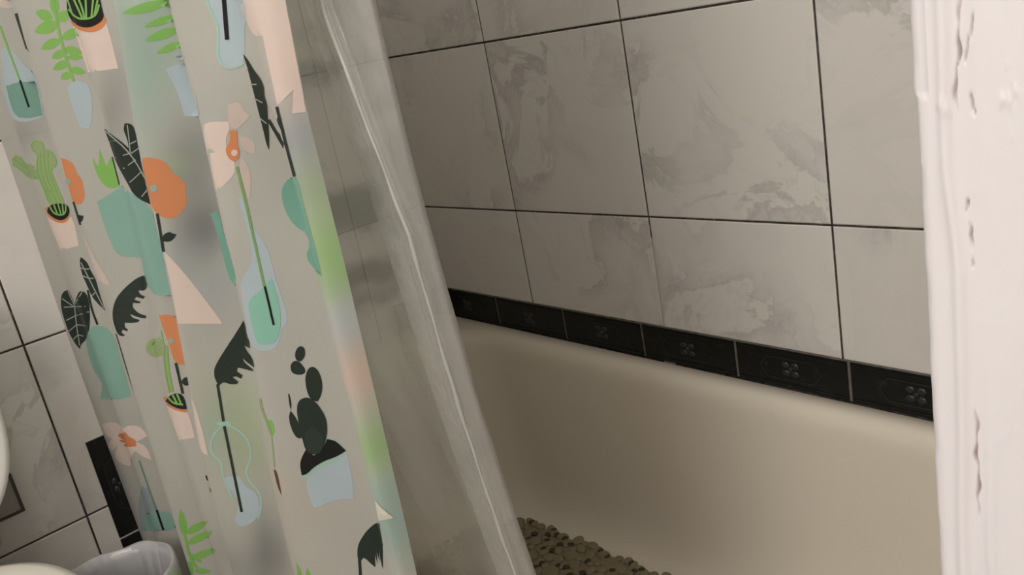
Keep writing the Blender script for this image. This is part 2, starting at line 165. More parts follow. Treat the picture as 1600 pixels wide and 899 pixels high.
('green',1,[621,-186,629,-226,639,-267,655,-233,671,-198,687,-164,703,-130,704,-164,704,-199,705,-233,705,-268,743,-235,785,-202,789,-262,790,-296,788,-324,783,-359,770,-424,737,-433,720,-437,706,-439,691,-439,677,-438,664,-434,651,-427,640,-416,630,-402,622,-386,615,-366,610,-343,608,-317,607,-292,607,-267,611,-238]),
('dark',2,[796,-204,790,-246,785,-288,779,-331,774,-374,768,-417,782,-415,788,-372,793,-330,799,-287,805,-245,810,-203]),
('tealsoft',1,[519,-523,565,-507,609,-492,656,-475,689,-463,727,-449,799,-425,1402,-407,1445,-426,1465,-445,1482,-464,1498,-485,1510,-508,1518,-533,1523,-561,1525,-592,1835,-582,1519,-667,1512,-713,1818,-711,1803,-754,1787,-792,1477,-876,1472,-900,1466,-926,1752,-898,1758,-926,1454,-1018,1450,-1051,1444,-1084,1436,-1125,1428,-1162,1703,-1133,1362,-1202,1332,-1200,1307,-1196,1270,-1191,1233,-1182,1198,-1171,1167,-1157,1141,-1140,1125,-1118,1108,-1093,1089,-1065,859,-1064,837,-1024,823,-982,697,-989,625,-987,569,-976,539,-959,522,-936,515,-907,510,-873,506,-834,503,-790,503,-742,504,-697,507,-654,511,-605,515,-564]),
('orange',1,[293,-155,355,-167,382,-176,399,-184,413,-194,426,-206,434,-219,438,-233,439,-248,436,-265,436,-281,439,-295,445,-307,453,-319,457,-332,459,-346,457,-361,451,-377,447,-393,444,-408,442,-422,441,-434,436,-449,427,-465,413,-482,393,-502,373,-516,351,-526,329,-531,304,-531,281,-530,262,-526,247,-519,237,-511,229,-499,222,-484,220,-466,224,-444,228,-422,231,-400,235,-379,239,-357,244,-335,250,-314,257,-292,264,-271,270,-250,276,-228,282,-202]),
('dot',2,[332,-343,326,-349,316,-355,303,-360,288,-363,271,-364,253,-363,230,-362,207,-359,189,-354,190,-348,209,-340,234,-332,258,-326,275,-322,292,-320,307,-320,319,-322,328,-326,333,-331,335,-337]),
('dark',2,[199,-511,188,-560,176,-609,163,-659,147,-710,233,-698,240,-649,247,-601,254,-552,261,-504]),
('dark',1,[121,-677,121,-667,123,-659,179,-642,244,-615,324,-624,301,-648,286,-659,271,-667,248,-674,177,-688]),
('pale',1,[199,-729,208,-789,214,-825,223,-856,233,-889,246,-925,261,-962,277,-1000,295,-1039,315,-1079,330,-1114,341,-1144,350,-1172,361,-1213,264,-1196,203,-1182,143,-1166,90,-1142,87,-1103,88,-1055,93,-997,98,-954,103,-911,108,-868,152,-819,179,-774]),
('dark',1,[186,-1621,182,-1605,182,-1586,184,-1564,190,-1539,201,-1513,218,-1487,238,-1459,261,-1431,286,-1405,311,-1380,337,-1357,363,-1335,387,-1315,412,-1297,435,-1281,459,-1266,484,-1250,511,-1234,539,-1218,570,-1202,599,-1188,628,-1175,656,-1164,685,-1155,714,-1147,746,-1140,790,-1132,1146,-1064,1148,-1094,1144,-1111,1136,-1124,1124,-1137,1106,-1150,1070,-1166,943,-1200,830,-1229,782,-1243,750,-1251,724,-1256,698,-1258,658,-1255,659,-1274,665,-1284,674,-1290,695,-1295,758,-1298,707,-1324,610,-1312,576,-1335,653,-1351,641,-1359,630,-1363,617,-1364,596,-1364,554,-1361,540,-1381,537,-1394,540,-1405,549,-1417,563,-1431,579,-1442,598,-1450,627,-1457,697,-1461,685,-1483,614,-1487,582,-1485,558,-1481,530,-1473,482,-1455,489,-1473,496,-1483,508,-1489,529,-1496,577,-1505,565,-1515,553,-1521,539,-1525,519,-1528,496,-1530,474,-1532,453,-1533,429,-1533,384,-1532,372,-1555,369,-1567,370,-1574,378,-1581,396,-1591,380,-1607,319,-1597,283,-1627,328,-1646,301,-1654,284,-1658,269,-1659,252,-1658,233,-1657,216,-1652,203,-1645,192,-1635]),
('dark',2,[139,-1656,136,-1673,130,-1707,119,-1758,103,-1827,80,-1900,51,-1975,47,-2044,41,-2114,38,-2167,37,-2202,35,-2220,71,-2211,77,-2192,88,-2154,101,-2098,117,-2025,129,-1953,138,-1884,147,-1816,155,-1749,162,-1699,166,-1665,168,-1649]),
('orange',2,[1226,-1356,1304,-1351,1328,-1353,1345,-1357,1361,-1361,1376,-1366,1644,-1316,1392,-1409,1391,-1446,1382,-1495,1374,-1543,1367,-1590,1359,-1648,1354,-1699,1355,-1748,1283,-1766,1262,-1768,1248,-1764,1237,-1757,1228,-1747,1221,-1733,1218,-1717,1218,-1697,1222,-1674,1226,-1652,1230,-1629,1233,-1606,1235,-1584,1236,-1562,1236,-1541,1235,-1519,1232,-1498,1229,-1475,1226,-1451,1226,-1418]),
('dot',3,[1297,-1564,1294,-1570,1288,-1576,1281,-1581,1273,-1584,1265,-1586,1257,-1585,1250,-1583,1245,-1579,1243,-1573,1243,-1567,1247,-1560,1253,-1553,1261,-1547,1269,-1543,1277,-1541,1285,-1540,1291,-1542,1296,-1546,1299,-1551,1299,-1557]),
('dark',3,[1210,-1753,1196,-1806,1182,-1861,1167,-1916,1153,-1971,1138,-2026,1163,-2022,1178,-1966,1192,-1911,1207,-1856,1222,-1802,1236,-1748]),
('dark',3,[1187,-1919,1212,-1896,1227,-1885,1241,-1879,1263,-1875,1342,-1859,1324,-1920,1243,-1946,1220,-1950,1208,-1949,1198,-1940]),
('olive',2,[1156,-1631,1131,-1657,1090,-1684,1029,-1711,924,-1745,699,-1808,617,-1821,572,-1818,546,-1804,535,-1784,537,-1760,552,-1734,578,-1709,618,-1685,677,-1662,784,-1633,979,-1586,1072,-1573,1124,-1576,1154,-1588,1164,-1607]),
('olive',1,[1107,-1622,1098,-1636,1082,-1665,1056,-1708,1020,-1768,989,-1826,965,-1881,952,-1932,950,-1977,949,-2012,947,-2034,946,-2046,1066,-2013,1067,-2001,1070,-1978,1075,-1943,1082,-1898,1094,-1850,1112,-1799,1137,-1746,1168,-1690,1193,-1647,1209,-1619,1216,-1605]),
('green',2,[579,-1700,594,-1759,608,-1819,638,-1810,618,-1752,601,-1693]),
('green',2,[648,-1674,671,-1716,701,-1756,751,-1790,872,-1754,764,-1738,710,-1704,678,-1665]),
('green',2,[806,-1635,915,-1651,982,-1677,1023,-1710,1057,-1700,1025,-1664,980,-1632,901,-1608]),
('green',2,[1049,-1573,1089,-1617,1120,-1665,1146,-1656,1119,-1608,1086,-1562]),
('green',2,[555,-1769,664,-1714,941,-1613,889,-1618,647,-1709,545,-1762]),
('green',2,[1156,-1494,1144,-1539,1133,-1583,1161,-1577,1172,-1533,1184,-1488]),
('green',2,[1095,-1658,1089,-1670,1077,-1693,1058,-1729,1033,-1778,1010,-1826,991,-1875,975,-1922,965,-1970,957,-2005,951,-2029,949,-2041,983,-2031,986,-2019,991,-1996,999,-1960,1010,-1914,1024,-1867,1041,-1819,1062,-1772,1087,-1724,1105,-1688,1117,-1665,1123,-1653]),
('green',2,[1167,-1647,1161,-1659,1149,-1683,1132,-1718,1108,-1765,1088,-1813,1071,-1859,1058,-1906,1048,-1952,1040,-1986,1034,-2010,1032,-2021,1054,-2015,1057,-2004,1063,-1981,1071,-1946,1082,-1900,1095,-1854,1112,-1808,1132,-1761,1155,-1714,1173,-1679,1185,-1655,1192,-1643]),
('peach',1,[526,-2278,896,-2175,999,-2166,1054,-2172,1077,-2180,1093,-2187,1102,-2192,1106,-2210,1104,-2241,1093,-2299,1082,-2342,1071,-2385,1064,-2428,1011,-2439,954,-2452,832,-2491,819,-2456,794,-2425,538,-2482,534,-2441,531,-2401,528,-2360,527,-2319]),
('orange',2,[516,-2210,601,-2181,894,-2091,971,-2084,1025,-2094,1068,-2117,1089,-2140,1100,-2159,1105,-2176,1103,-2195,1055,-2189,1022,-2185,986,-2184,944,-2183,881,-2187,593,-2271,552,-2265,532,-2248]),
('black',3,[550,-2233,888,-2097,961,-2064,1004,-2047,1041,-2034,1077,-2024,1101,-2021,1117,-2023,1129,-2029,1137,-2038,1142,-2053,1142,-2071,1136,-2101,1119,-2164,1089,-2165,1071,-2164,1055,-2162,1034,-2159,1004,-2157,972,-2155,934,-2154,863,-2161]),
('green',4,[817,-2118,850,-2111,883,-2108,913,-2110,943,-2117,974,-2123,1007,-2126,1041,-2126,1069,-2126,1086,-2128,1097,-2129,1102,-2130,1112,-2112,1107,-2111,1097,-2110,1080,-2109,1055,-2108,1029,-2106,1004,-2103,983,-2097,965,-2088,949,-2081,936,-2077,928,-2076]),
('green',4,[1011,-2049,1039,-2115,1065,-2104,1046,-2036]),
('green',4,[1085,-2028,1084,-2071,1082,-2114,1102,-2108,1106,-2064,1108,-2021]),
('green',2,[183,-3447,181,-3458,178,-3481,173,-3514,166,-3559,159,-3606,151,-3655,142,-3705,132,-3758,129,-3808,133,-3853,143,-3895,158,-3933,168,-3962,175,-3981,178,-3991,207,-3973,204,-3963,198,-3944,189,-3915,176,-3877,168,-3836,166,-3793,169,-3746,177,-3695,184,-3645,192,-3597,198,-3550,205,-3505,209,-3472,212,-3450,214,-3438]),
('green',1,[167,-3623,201,-3583,219,-3547,231,-3513,239,-3480,243,-3448,244,-3416,241,-3385,236,-3355,225,-3327,200,-3363,181,-3399,164,-3435,151,-3470,141,-3504,135,-3537,136,-3569,144,-3598]),
('green',1,[186,-3587,224,-3589,258,-3582,290,-3570,323,-3554,358,-3534,398,-3508,453,-3472,817,-3276,871,-3233,800,-3255,429,-3434,379,-3453,340,-3469,306,-3485,275,-3503,245,-3524,215,-3550]),
('green',1,[165,-3695,209,-3697,246,-3688,283,-3676,320,-3659,361,-3637,411,-3607,757,-3418,850,-3361,893,-3324,841,-3335,465,-3519,393,-3548,346,-3566,307,-3584,271,-3603,237,-3626,201,-3654]),
('green',1,[140,-3857,182,-3860,218,-3855,252,-3847,287,-3835,323,-3819,364,-3797,416,-3767,759,-3575,847,-3518,756,-3548,413,-3720,362,-3736,322,-3749,286,-3761,252,-3776,217,-3795,181,-3819]),
('green',1,[174,-3802,169,-3825,171,-3841,178,-3853,186,-3864,197,-3872,209,-3879,223,-3885,238,-3889,256,-3890,258,-3871,255,-3855,251,-3841,245,-3828,237,-3817,227,-3808,215,-3801,199,-3798]),
('green',1,[141,-3989,157,-4004,175,-4010,194,-4012,213,-4012,233,-4010,253,-4005,275,-3998,297,-3989,323,-3974,306,-3964,289,-3957,272,-3953,254,-3950,236,-3950,216,-3952,195,-3958,171,-3967]),
('green',1,[116,-3880,85,-3909,63,-3936,16,-3977,13,-3994,12,-4011,12,-4030,36,-4036,64,-4040,84,-4048,107,-4022,122,-3999,132,-3978,140,-3958,144,-3939,145,-3921,143,-3905,136,-3890]),
('dark',1,[1025,-2784,1291,-2680,1067,-2792,1076,-2796,1077,-2806,1068,-2831,1038,-2832,1029,-2828,1025,-2822,1023,-2810]),
('dark',1,[1019,-2890,1027,-2904,1267,-2799,1268,-2805,1259,-2816,1016,-2941]),
('green',1,[2973,654,2455,707,2434,713,2414,715,2393,715,2372,712,2350,707,2327,701,2299,693,2265,681,2294,670,2318,664,2341,660,2362,658,2383,658,2405,661,2427,667,2449,675]),
('green',1,[2476,608,2460,618,2444,621,2428,621,2413,619,2397,615,2381,610,2365,604,2348,595,2330,584,2345,578,2360,576,2376,574,2391,575,2407,576,2423,580,2440,586,2969,563]),
('green',1,[2461,536,2444,549,2427,553,2410,554,2393,552,2376,548,2359,541,2341,533,2322,523,2302,509,2319,501,2336,497,2352,495,2369,495,2386,497,2403,501,2421,508,2441,518]),
('green',1,[2449,459,2434,467,2419,468,2405,468,2391,465,2377,460,2364,454,2349,447,2335,438,2321,426,2334,421,2347,420,2361,420,2375,421,2389,424,2403,429,2418,435,2972,427]),
('green',2,[2997,669,2988,643,2976,617,3022,615,2486,682,2491,712]),
('blue',1,[2321,327,2343,333,2365,338,2387,342,2402,340,2958,330,2998,323,2430,318,2432,304,2432,289,2427,270,2421,242,2412,205,2405,175,2993,159,2985,131,2976,103,2966,74,2954,46,2344,23,2320,28,2298,34,2303,65,2308,96,2313,127,2319,176,2322,212,2323,255,2322,291]),
('blue',1,[2387,388,2987,373,2961,352,2399,366,2391,370,2387,374,2386,379]),
('orange',1,[1949,-175,1994,-176,2013,-177,2028,-180,2042,-183,2055,-188,2066,-193,2077,-198,2086,-205,2094,-212,2101,-220,2107,-229,2111,-239,2114,-251,2116,-261,2117,-272,2117,-281,2117,-290,2118,-299,2122,-308,2128,-317,2136,-326,2142,-337,2146,-349,2149,-362,2150,-377,2150,-391,2147,-403,2143,-414,2137,-424,2132,-434,2129,-446,2127,-458,2126,-471,2123,-484,2117,-497,2109,-511,2098,-526,2087,-539,2075,-550,2063,-561,2051,-569,2038,-577,2025,-582,2011,-586,1996,-588,1982,-588,1967,-585,1952,-580,1937,-572,1922,-564,1909,-555,1897,-546,1887,-537,1878,-526,1871,-515,1866,-502,1861,-487,1857,-470,1851,-450,1854,-427,1868,-399,1876,-370,1880,-341,1878,-311,1883,-279,1889,-252,1900,-229,1924,-206]),
('dot',2,[1989,-379,1985,-386,1978,-392,1970,-397,1960,-399,1950,-400,1940,-399,1931,-396,1925,-391,1921,-385,1921,-378,1926,-371,1934,-364,1943,-359,1954,-355,1965,-353,1974,-353,1982,-356,1988,-360,1991,-366,1991,-372]),
('dark',2,[1887,-547,1874,-584,1862,-623,1850,-661,1837,-700,1823,-739,1809,-778,1795,-817,1835,-813,1847,-774,1860,-735,1871,-696,1883,-658,1895,-620,1906,-582,1917,-545]),
('dark',1,[1848,-739,1863,-713,1875,-701,1888,-693,1903,-686,1920,-682,1933,-680,1943,-680,1949,-682,1953,-686,1957,-690,1962,-693,1969,-696,1981,-701,1960,-721,1947,-730,1936,-736,1925,-741,1913,-743,1900,-745,1889,-745,1875,-743]),
('peach',1,[1815,-817,1835,-825,1850,-841,1867,-866,1884,-903,1902,-952,1911,-981,1918,-1010,1926,-1044,1933,-1077,1940,-1115,1946,-1154,1953,-1197,1960,-1240,1965,-1272,1970,-1305,1977,-1350,1979,-1375,1976,-1382,1947,-1378,1918,-1374,1889,-1369,1860,-1365,1829,-1361,1795,-1358,1759,-1356,1715,-1355,1656,-1358,1671,-1314,1685,-1270,1699,-1226,1713,-1182,1727,-1136,1741,-1091,1761,-1024,1771,-985,1782,-946,1793,-903,1804,-860]),
('tealdeep',1,[2205,-598,2252,-589,2247,-626,2243,-664,2237,-711,2233,-754,2792,-692,2806,-735,2810,-775,2811,-812,2809,-843,2807,-870,2801,-894,2791,-915,2769,-938,2167,-1112,2158,-1082,2155,-1060,2155,-1037,2157,-1009,2160,-976,2165,-940,2171,-901,2177,-859,2184,-814,2190,-771,2194,-730,2199,-681,2202,-640]),
('dark',2,[1767,-1865,1765,-1825,1765,-1803,1768,-1786,1773,-1768,1779,-1751,1787,-1734,1797,-1717,1809,-1701,1822,-1685,1838,-1667,1857,-1647,1877,-1625,1900,-1602,1922,-1579,1945,-1556,1967,-1533,1990,-1510,2014,-1487,2038,-1462,2070,-1431,2100,-1402,2710,-1204,2726,-1221,2728,-1234,2725,-1246,2718,-1260,2704,-1278,2697,-1293,2699,-1304,2707,-1314,2719,-1321,2724,-1331,2724,-1342,2718,-1357,2698,-1387,2068,-1560,2075,-1587,2080,-1602,2086,-1614,2094,-1625,2103,-1637,2682,-1455,2694,-1465,2695,-1482,2684,-1519,2081,-1702,2064,-1692,2053,-1684,2042,-1673,2026,-1653,2027,-1673,2031,-1685,2039,-1695,2051,-1706,2068,-1717,2082,-1726,2093,-1733,2099,-1739,2101,-1747,2054,-1743,2031,-1739,2015,-1736,1996,-1732,1964,-1725,1946,-1753,1986,-1786,1963,-1811,1942,-1799,1931,-1794,1923,-1792,1914,-1793,1898,-1798,1934,-1836,1922,-1847,1913,-1852,1903,-1854,1891,-1854,1876,-1853,1863,-1851,1851,-1848,1841,-1844,1833,-1840,1824,-1837,1816,-1837,1809,-1838,1801,-1842,1794,-1846,1788,-1850,1780,-1856]),
('dark',2,[1755,-1848,1744,-1892,1733,-1936,1723,-1980,1712,-2025,1701,-2069,1690,-2114,1678,-2160,1703,-2156,1714,-2110,1725,-2066,1735,-2021,1746,-1977,1756,-1933,1766,-1889,1777,-1846]),
('dark',2,[1668,-2200,1658,-2246,1648,-2293,1637,-2341,1625,-2388,1615,-2436,1607,-2483,1598,-2530,1589,-2578,1580,-2626,1572,-2674,1563,-2722,1554,-2771,1546,-2820,1537,-2869,1529,-2919,1520,-2968,1546,-2962,1554,-2912,1563,-2863,1571,-2814,1580,-2765,1589,-2716,1597,-2668,1606,-2620,1615,-2572,1624,-2524,1633,-2477,1641,-2430,1652,-2383,1663,-2335,1674,-2288,1684,-2241,1694,-2195]),
('tealline',1,[1680,-2172,1672,-2178,1655,-2191,1630,-2209,1596,-2235,1565,-2260,1537,-2286,1513,-2313,1492,-2339,1476,-2365,1464,-2391,1457,-2417,1455,-2441,1458,-2462,1467,-2480,1481,-2493,1497,-2501,1505,-2512,1507,-2528,1503,-2550,1492,-2578,1483,-2609,1478,-2642,1477,-2675,1478,-2708,1480,-2741,1481,-2772,1482,-2802,1483,-2831,1484,-2852,1485,-2867,1485,-2874,1507,-2865,1507,-2858,1506,-2843,1506,-2821,1505,-2792,1504,-2762,1503,-2731,1501,-2699,1500,-2666,1501,-2635,1506,-2605,1514,-2576,1525,-2547,1530,-2521,1527,-2499,1517,-2483,1500,-2475,1490,-2464,1483,-2450,1481,-2432,1482,-2410,1489,-2388,1499,-2365,1513,-2342,1530,-2319,1552,-2296,1577,-2272,1606,-2248,1639,-2223,1664,-2204,1681,-2192,1689,-2186]),
('tealline',1,[1695,-2188,1702,-2192,1717,-2202,1740,-2215,1773,-2232,1800,-2250,1822,-2270,1838,-2291,1847,-2315,1851,-2341,1847,-2369,1837,-2401,1821,-2434,1802,-2465,1782,-2494,1760,-2521,1734,-2548,1715,-2575,1702,-2602,1696,-2628,1697,-2653,1702,-2677,1712,-2700,1727,-2722,1746,-2743,1758,-2765,1762,-2790,1758,-2820,1746,-2854,1732,-2886,1716,-2917,1699,-2945,1681,-2971,1667,-2991,1657,-3004,1653,-3011,1674,-3014,1679,-3007,1688,-2994,1703,-2973,1723,-2945,1742,-2915,1760,-2882,1775,-2847,1789,-2811,1793,-2778,1788,-2749,1774,-2725,1753,-2705,1738,-2684,1729,-2663,1723,-2641,1722,-2620,1727,-2598,1738,-2576,1755,-2553,1781,-2526,1807,-2496,1830,-2463,1850,-2429,1868,-2394,1880,-2360,1882,-2329,1878,-2302,1866,-2276,1847,-2253,1822,-2233,1792,-2214,1758,-2197,1734,-2184,1719,-2174,1712,-2170]),
('tealsoft2',1,[1609,-2176,1653,-2162,1676,-2157,1695,-2155,1717,-2156,1757,-2161,1734,-2205,1690,-2204,1668,-2202,1652,-2198,1636,-2191]),
('blue',1,[1491,-2658,1559,-2645,1590,-2640,1609,-2639,1623,-2641,1631,-2645,1637,-2653,1643,-2664,1646,-2679,1649,-2698,1656,-2715,1667,-2731,1683,-2745,1705,-2756,1723,-2770,1735,-2787,1742,-2807,1744,-2830,1740,-2857,1730,-2887,1714,-2921,1693,-2957,1668,-2991,1637,-3022,1603,-3049,1566,-3072,1535,-3087,1508,-3096,1487,-3099,1470,-3095,1457,-3088,1449,-3079,1445,-3066,1446,-3052,1452,-3031,1465,-3006,1484,-2975,1508,-2940,1526,-2907,1537,-2878,1541,-2851,1538,-2827,1533,-2805,1525,-2786,1514,-2770,1501,-2756,1491,-2741,1486,-2724,1485,-2701]),
('peach',1,[1381,-1931,1408,-1971,1449,-1986,1471,-2003,1477,-2031,1475,-2067,1472,-2104,1468,-2143,1463,-2183,1457,-2225,1450,-2267,1442,-2311,1430,-2367,1419,-2418,1409,-2469,1356,-2463,1325,-2450,1291,-2430,1290,-2385,1306,-2323,1318,-2259,1333,-2190,1342,-2145,1351,-2099,1357,-2057,1366,-2014,1373,-1973]),
('blue',1,[3263,624,3295,618,3329,612,3367,606,3410,599,3463,592,3537,583,3660,571,3667,531,3658,509,3633,491,3594,472,3549,453,3517,433,3495,412,3480,392,3469,372,3458,353,3447,336,3436,319,3425,304,3410,292,3392,282,3372,275,3349,270,3329,267,3310,266,3292,267,3275,270,3261,276,3250,284,3243,295,3237,308,3236,322,3238,338,3243,354,3253,372,3260,390,3267,408,3273,426,3278,444,3280,461,3280,477,3277,492,3272,507,3268,523,3265,543,3263,570,3263,597]),
('tealline',2,[3249,624,3250,619,3251,608,3253,592,3255,570,3259,550,3262,532,3267,515,3272,501,3274,486,3273,470,3268,452,3260,432,3252,412,3244,393,3237,375,3230,356,3226,339,3225,322,3228,306,3234,292,3243,280,3255,270,3271,264,3289,260,3308,259,3328,259,3349,261,3372,265,3389,268,3401,269,3407,270,3403,283,3397,282,3385,280,3368,277,3347,273,3328,272,3311,271,3294,273,3279,276,3266,281,3257,288,3249,298,3244,310,3242,323,3242,338,3246,354,3253,372,3260,390,3268,409,3276,429,3284,450,3290,469,3291,487,3289,504,3283,519,3279,534,3275,552,3271,572,3269,593,3267,610,3265,620,3265,626]),
('black',3,[3365,605,3357,577,3348,549,3340,521,3332,493,3324,465,3317,436,3309,407,3339,404,3347,433,3356,461,3364,490,3373,518,3382,546,3391,574,3400,601]),
('peach',1,[3535,583,3649,572,3747,562,3805,555,3842,549,3868,544,3889,540,3908,535,3924,531,3939,527,3946,523,3944,499,3940,474,3936,449,3932,408,3928,378,3924,349,3920,323,3916,292,3912,259,3908,223,3902,184,3898,146,3894,111,3888,69,3884,46,3882,22,3878,-2,3863,2,3844,5,3849,27,3855,48,3861,70,3866,92,3872,114,3856,99,3838,84,3816,69,3781,53,3783,78,3785,103,3787,127,3789,152,3792,176,3794,207,3797,237,3800,278,3804,319,3807,350,3810,381,3755,385,3715,392,3682,403,3651,418,3626,437,3603,459,3583,483,3563,518,3548,550]),
('dark',2,[3419,322,3440,303,3453,291,3462,280,3471,269,3479,256,3489,243,3501,230,3517,217,3538,205,3558,192,3574,181,3585,169,3589,159,3585,148,3572,137,3553,126,3529,115,3513,104,3502,93,3495,81,3492,70,3483,58,3470,45,3453,31,3435,17,3419,2,3404,-14,3390,-30,3378,-48,3362,-68,3345,-92,3321,-126,3299,-160,3278,-194,3282,-171,3286,-156,3290,-142,3296,-126,3303,-108,3310,-90,3317,-72,3324,-54,3330,-37,3338,-18,3346,3,3354,24,3363,47,3372,70,3381,93,3389,115,3397,138,3404,160,3411,182,3416,204,3421,226,3424,246,3425,265,3424,286]),
('vein',3,[3397,163,3462,160,3468,167,3401,169]),
('vein',3,[3368,93,3396,78,3428,63,3442,68,3406,83,3377,98]),
('vein',3,[3335,-15,3361,-48,3371,-44,3344,-10]),
('vein',3,[3412,240,3437,246,3432,251,3408,246]),
('dark',2,[3381,-31,3382,-58,3381,-84,3381,-111,3380,-138,3379,-165,3379,-192,3765,-147,3741,-125,3687,-105,3420,-103,3419,-77,3418,-50,3417,-24]),
('dark',2,[3758,47,3758,36,3757,14,3756,-19,3755,-64,3754,-108,3754,-152,3755,-194,3757,-236,3759,-268,3760,-289,3760,-300,3793,-295,3793,-285,3792,-264,3791,-232,3789,-191,3788,-148,3788,-105,3788,-61,3789,-17,3789,16,3790,38,3790,49]),
('dark',1,[3724,-32,3721,-22,3725,-14,3739,-7,3765,2,3781,-31,3787,-49,3789,-62,3787,-77,3779,-104,3762,-80,3752,-66,3743,-55,3734,-44]),
('peach',1,[2939,-70,2960,-33,2979,-13,2998,0,3017,4,3039,7,3063,7,3097,4,3128,0,3157,-5,3154,-25,3150,-37,3143,-48,3133,-60,3120,-73,3109,-88,3100,-105,3093,-124,3089,-145,3086,-164,3086,-181,3087,-196,3090,-209,3091,-222,3090,-236,3087,-251,3082,-266,3074,-281,3061,-296,3044,-311,3021,-326,3000,-339,2979,-350,2953,-361,2891,-377,2897,-344,2904,-312,2912,-277,2921,-250,2933,-218,2944,-190,2955,-163,3010,-157,2905,-152,2918,-124,2929,-97]),
('peachdim',1,[3195,83,3227,85,3260,87,3263,65,3266,53,3268,42,3272,29,3280,4,3230,-26,3207,-39,3193,-45,3179,-48,3160,-48,3158,-24,3160,-8,3164,9,3173,34,3184,59]),
('peachdim',1,[3173,-94,3195,-98,3206,-103,3214,-109,3220,-117,3225,-127,3227,-139,3225,-152,3219,-169,3203,-203,3186,-195,3177,-189,3172,-182,3168,-175,3166,-167,3164,-157,3164,-145,3167,-128]),
('peachdim',1,[3137,-199,3141,-243,3142,-267,3140,-286,3136,-305,3131,-323,3125,-343,3116,-364,3104,-394,3092,-422,3080,-451,3081,-410,3082,-386,3085,-363,3089,-337,3094,-309,3099,-284,3106,-262,3117,-238]),
('orange',2,[3142,-51,3180,-58,3163,-96,3155,-117,3150,-131,3147,-145,3145,-157,3142,-168,3139,-178,3135,-188,3130,-196,3125,-204,3119,-210,3112,-215,3105,-220,3099,-222,3093,-221,3088,-218,3083,-213,3079,-207,3076,-199,3074,-190,3074,-179,3075,-168,3077,-159,3081,-150,3087,-141,3093,-134,3100,-127,3106,-121,3112,-116,3118,-109,3124,-99,3131,-83]),
('peach',3,[3130,-179,3127,-184,3123,-188,3119,-191,3114,-193,3109,-194,3105,-192,3102,-190,3099,-186,3099,-181,3099,-176,3102,-171,3105,-166,3109,-162,3114,-160,3119,-158,3124,-159,3128,-161,3130,-164,3132,-169,3132,-174]),
('blue',1,[3034,-433,3058,-432,3054,-462,3050,-493,3047,-525,3045,-548,3045,-570,3044,-590,3045,-610,3048,-633,3051,-656,3056,-680,3059,-704,3062,-729,3063,-752,3063,-776,3062,-802,3060,-830,3057,-861,3053,-894,3050,-935,3047,-983,3045,-1040,3044,-1073,3044,-1105,3040,-1157,3033,-1197,3023,-1223,3010,-1235,2998,-1250,2987,-1266,2977,-1285,2969,-1305,2960,-1323,2951,-1338,2942,-1352,2933,-1363,2922,-1372,2910,-1379,2895,-1384,2878,-1387,2861,-1389,2845,-1389,2829,-1388,2813,-1386,2798,-1381,2783,-1374,2769,-1364,2755,-1352,2747,-1330,2746,-1296,2754,-1252,2769,-1197,2782,-1149,2793,-1108,2801,-1074,2808,-1046,2816,-1019,2825,-994,2835,-972,2845,-951,2862,-929,2883,-907,2906,-885,2931,-864,2950,-844,2964,-826,2974,-809,2981,-793,2988,-769,2995,-739,3002,-700,3009,-655,3015,-611,3020,-570,3025,-520,3028,-491,3031,-462]),
('tealbright',2,[2846,-1098,2860,-1073,2880,-1050,2905,-1030,2933,-1014,2957,-998,2977,-983,2999,-964,3032,-931,3032,-967,3031,-995,3029,-1025,3026,-1062,3021,-1107,3014,-1150,3004,-1192,2991,-1233,2975,-1273,2958,-1304,2940,-1327,2921,-1340,2900,-1344,2880,-1346,2862,-1346,2846,-1343,2832,-1338,2822,-1325,2817,-1302,2817,-1270,2823,-1229,2829,-1192,2835,-1157,2841,-1126]),
('greenstem',3,[3089,-254,3086,-269,3081,-300,3072,-346,3067,-377,3062,-408,3055,-446,3049,-484,3042,-529,3035,-573,3030,-608,3025,-642,3020,-677,3015,-716,3009,-755,3003,-795,2997,-840,2991,-885,2988,-915,2984,-946,2980,-976,2993,-975,2997,-944,3000,-914,3004,-884,3010,-839,3015,-794,3021,-754,3027,-715,3032,-676,3037,-641,3042,-607,3047,-572,3054,-528,3061,-483,3067,-445,3074,-407,3079,-376,3085,-345,3093,-299,3099,-268,3102,-253]),
('black',3,[2983,-974,2979,-1009,2975,-1045,2971,-1080,2967,-1116,2962,-1152,2958,-1188,2954,-1224,2966,-1223,2970,-1187,2974,-1150,2979,-1115,2983,-1079,2987,-1043,2991,-1008,2995,-973]),
('tealdeep',1,[3210,-481,3217,-456,3226,-434,3238,-415,3251,-400,3265,-387,3279,-377,3298,-369,3775,-295,3789,-317,3794,-331,3796,-345,3796,-362,3795,-381,3795,-403,3795,-427,3795,-455,3796,-485,3797,-517,3798,-550,3799,-585,3800,-622,3801,-658,3800,-694,3799,-739,3798,-766,3797,-793,3795,-820,3754,-802,3251,-916,3243,-900,3236,-882,3229,-861,3228,-842,3230,-824,3238,-808,3250,-793,3260,-777,3741,-652,3752,-635,3750,-619,3729,-609,3260,-694,3250,-680,3236,-667,3225,-651,3216,-632,3209,-611,3205,-588,3202,-563,3202,-537,3205,-509]),
('dark',2,[3054,-1442,3047,-1456,3039,-1467,3030,-1476,3022,-1481,3014,-1481,3008,-1477,3004,-1469,3003,-1458,3004,-1444,3008,-1430,3014,-1415,3022,-1403,3030,-1392,3039,-1386,3046,-1383,3053,-1385,3058,-1391,3061,-1401,3061,-1413,3058,-1427]),
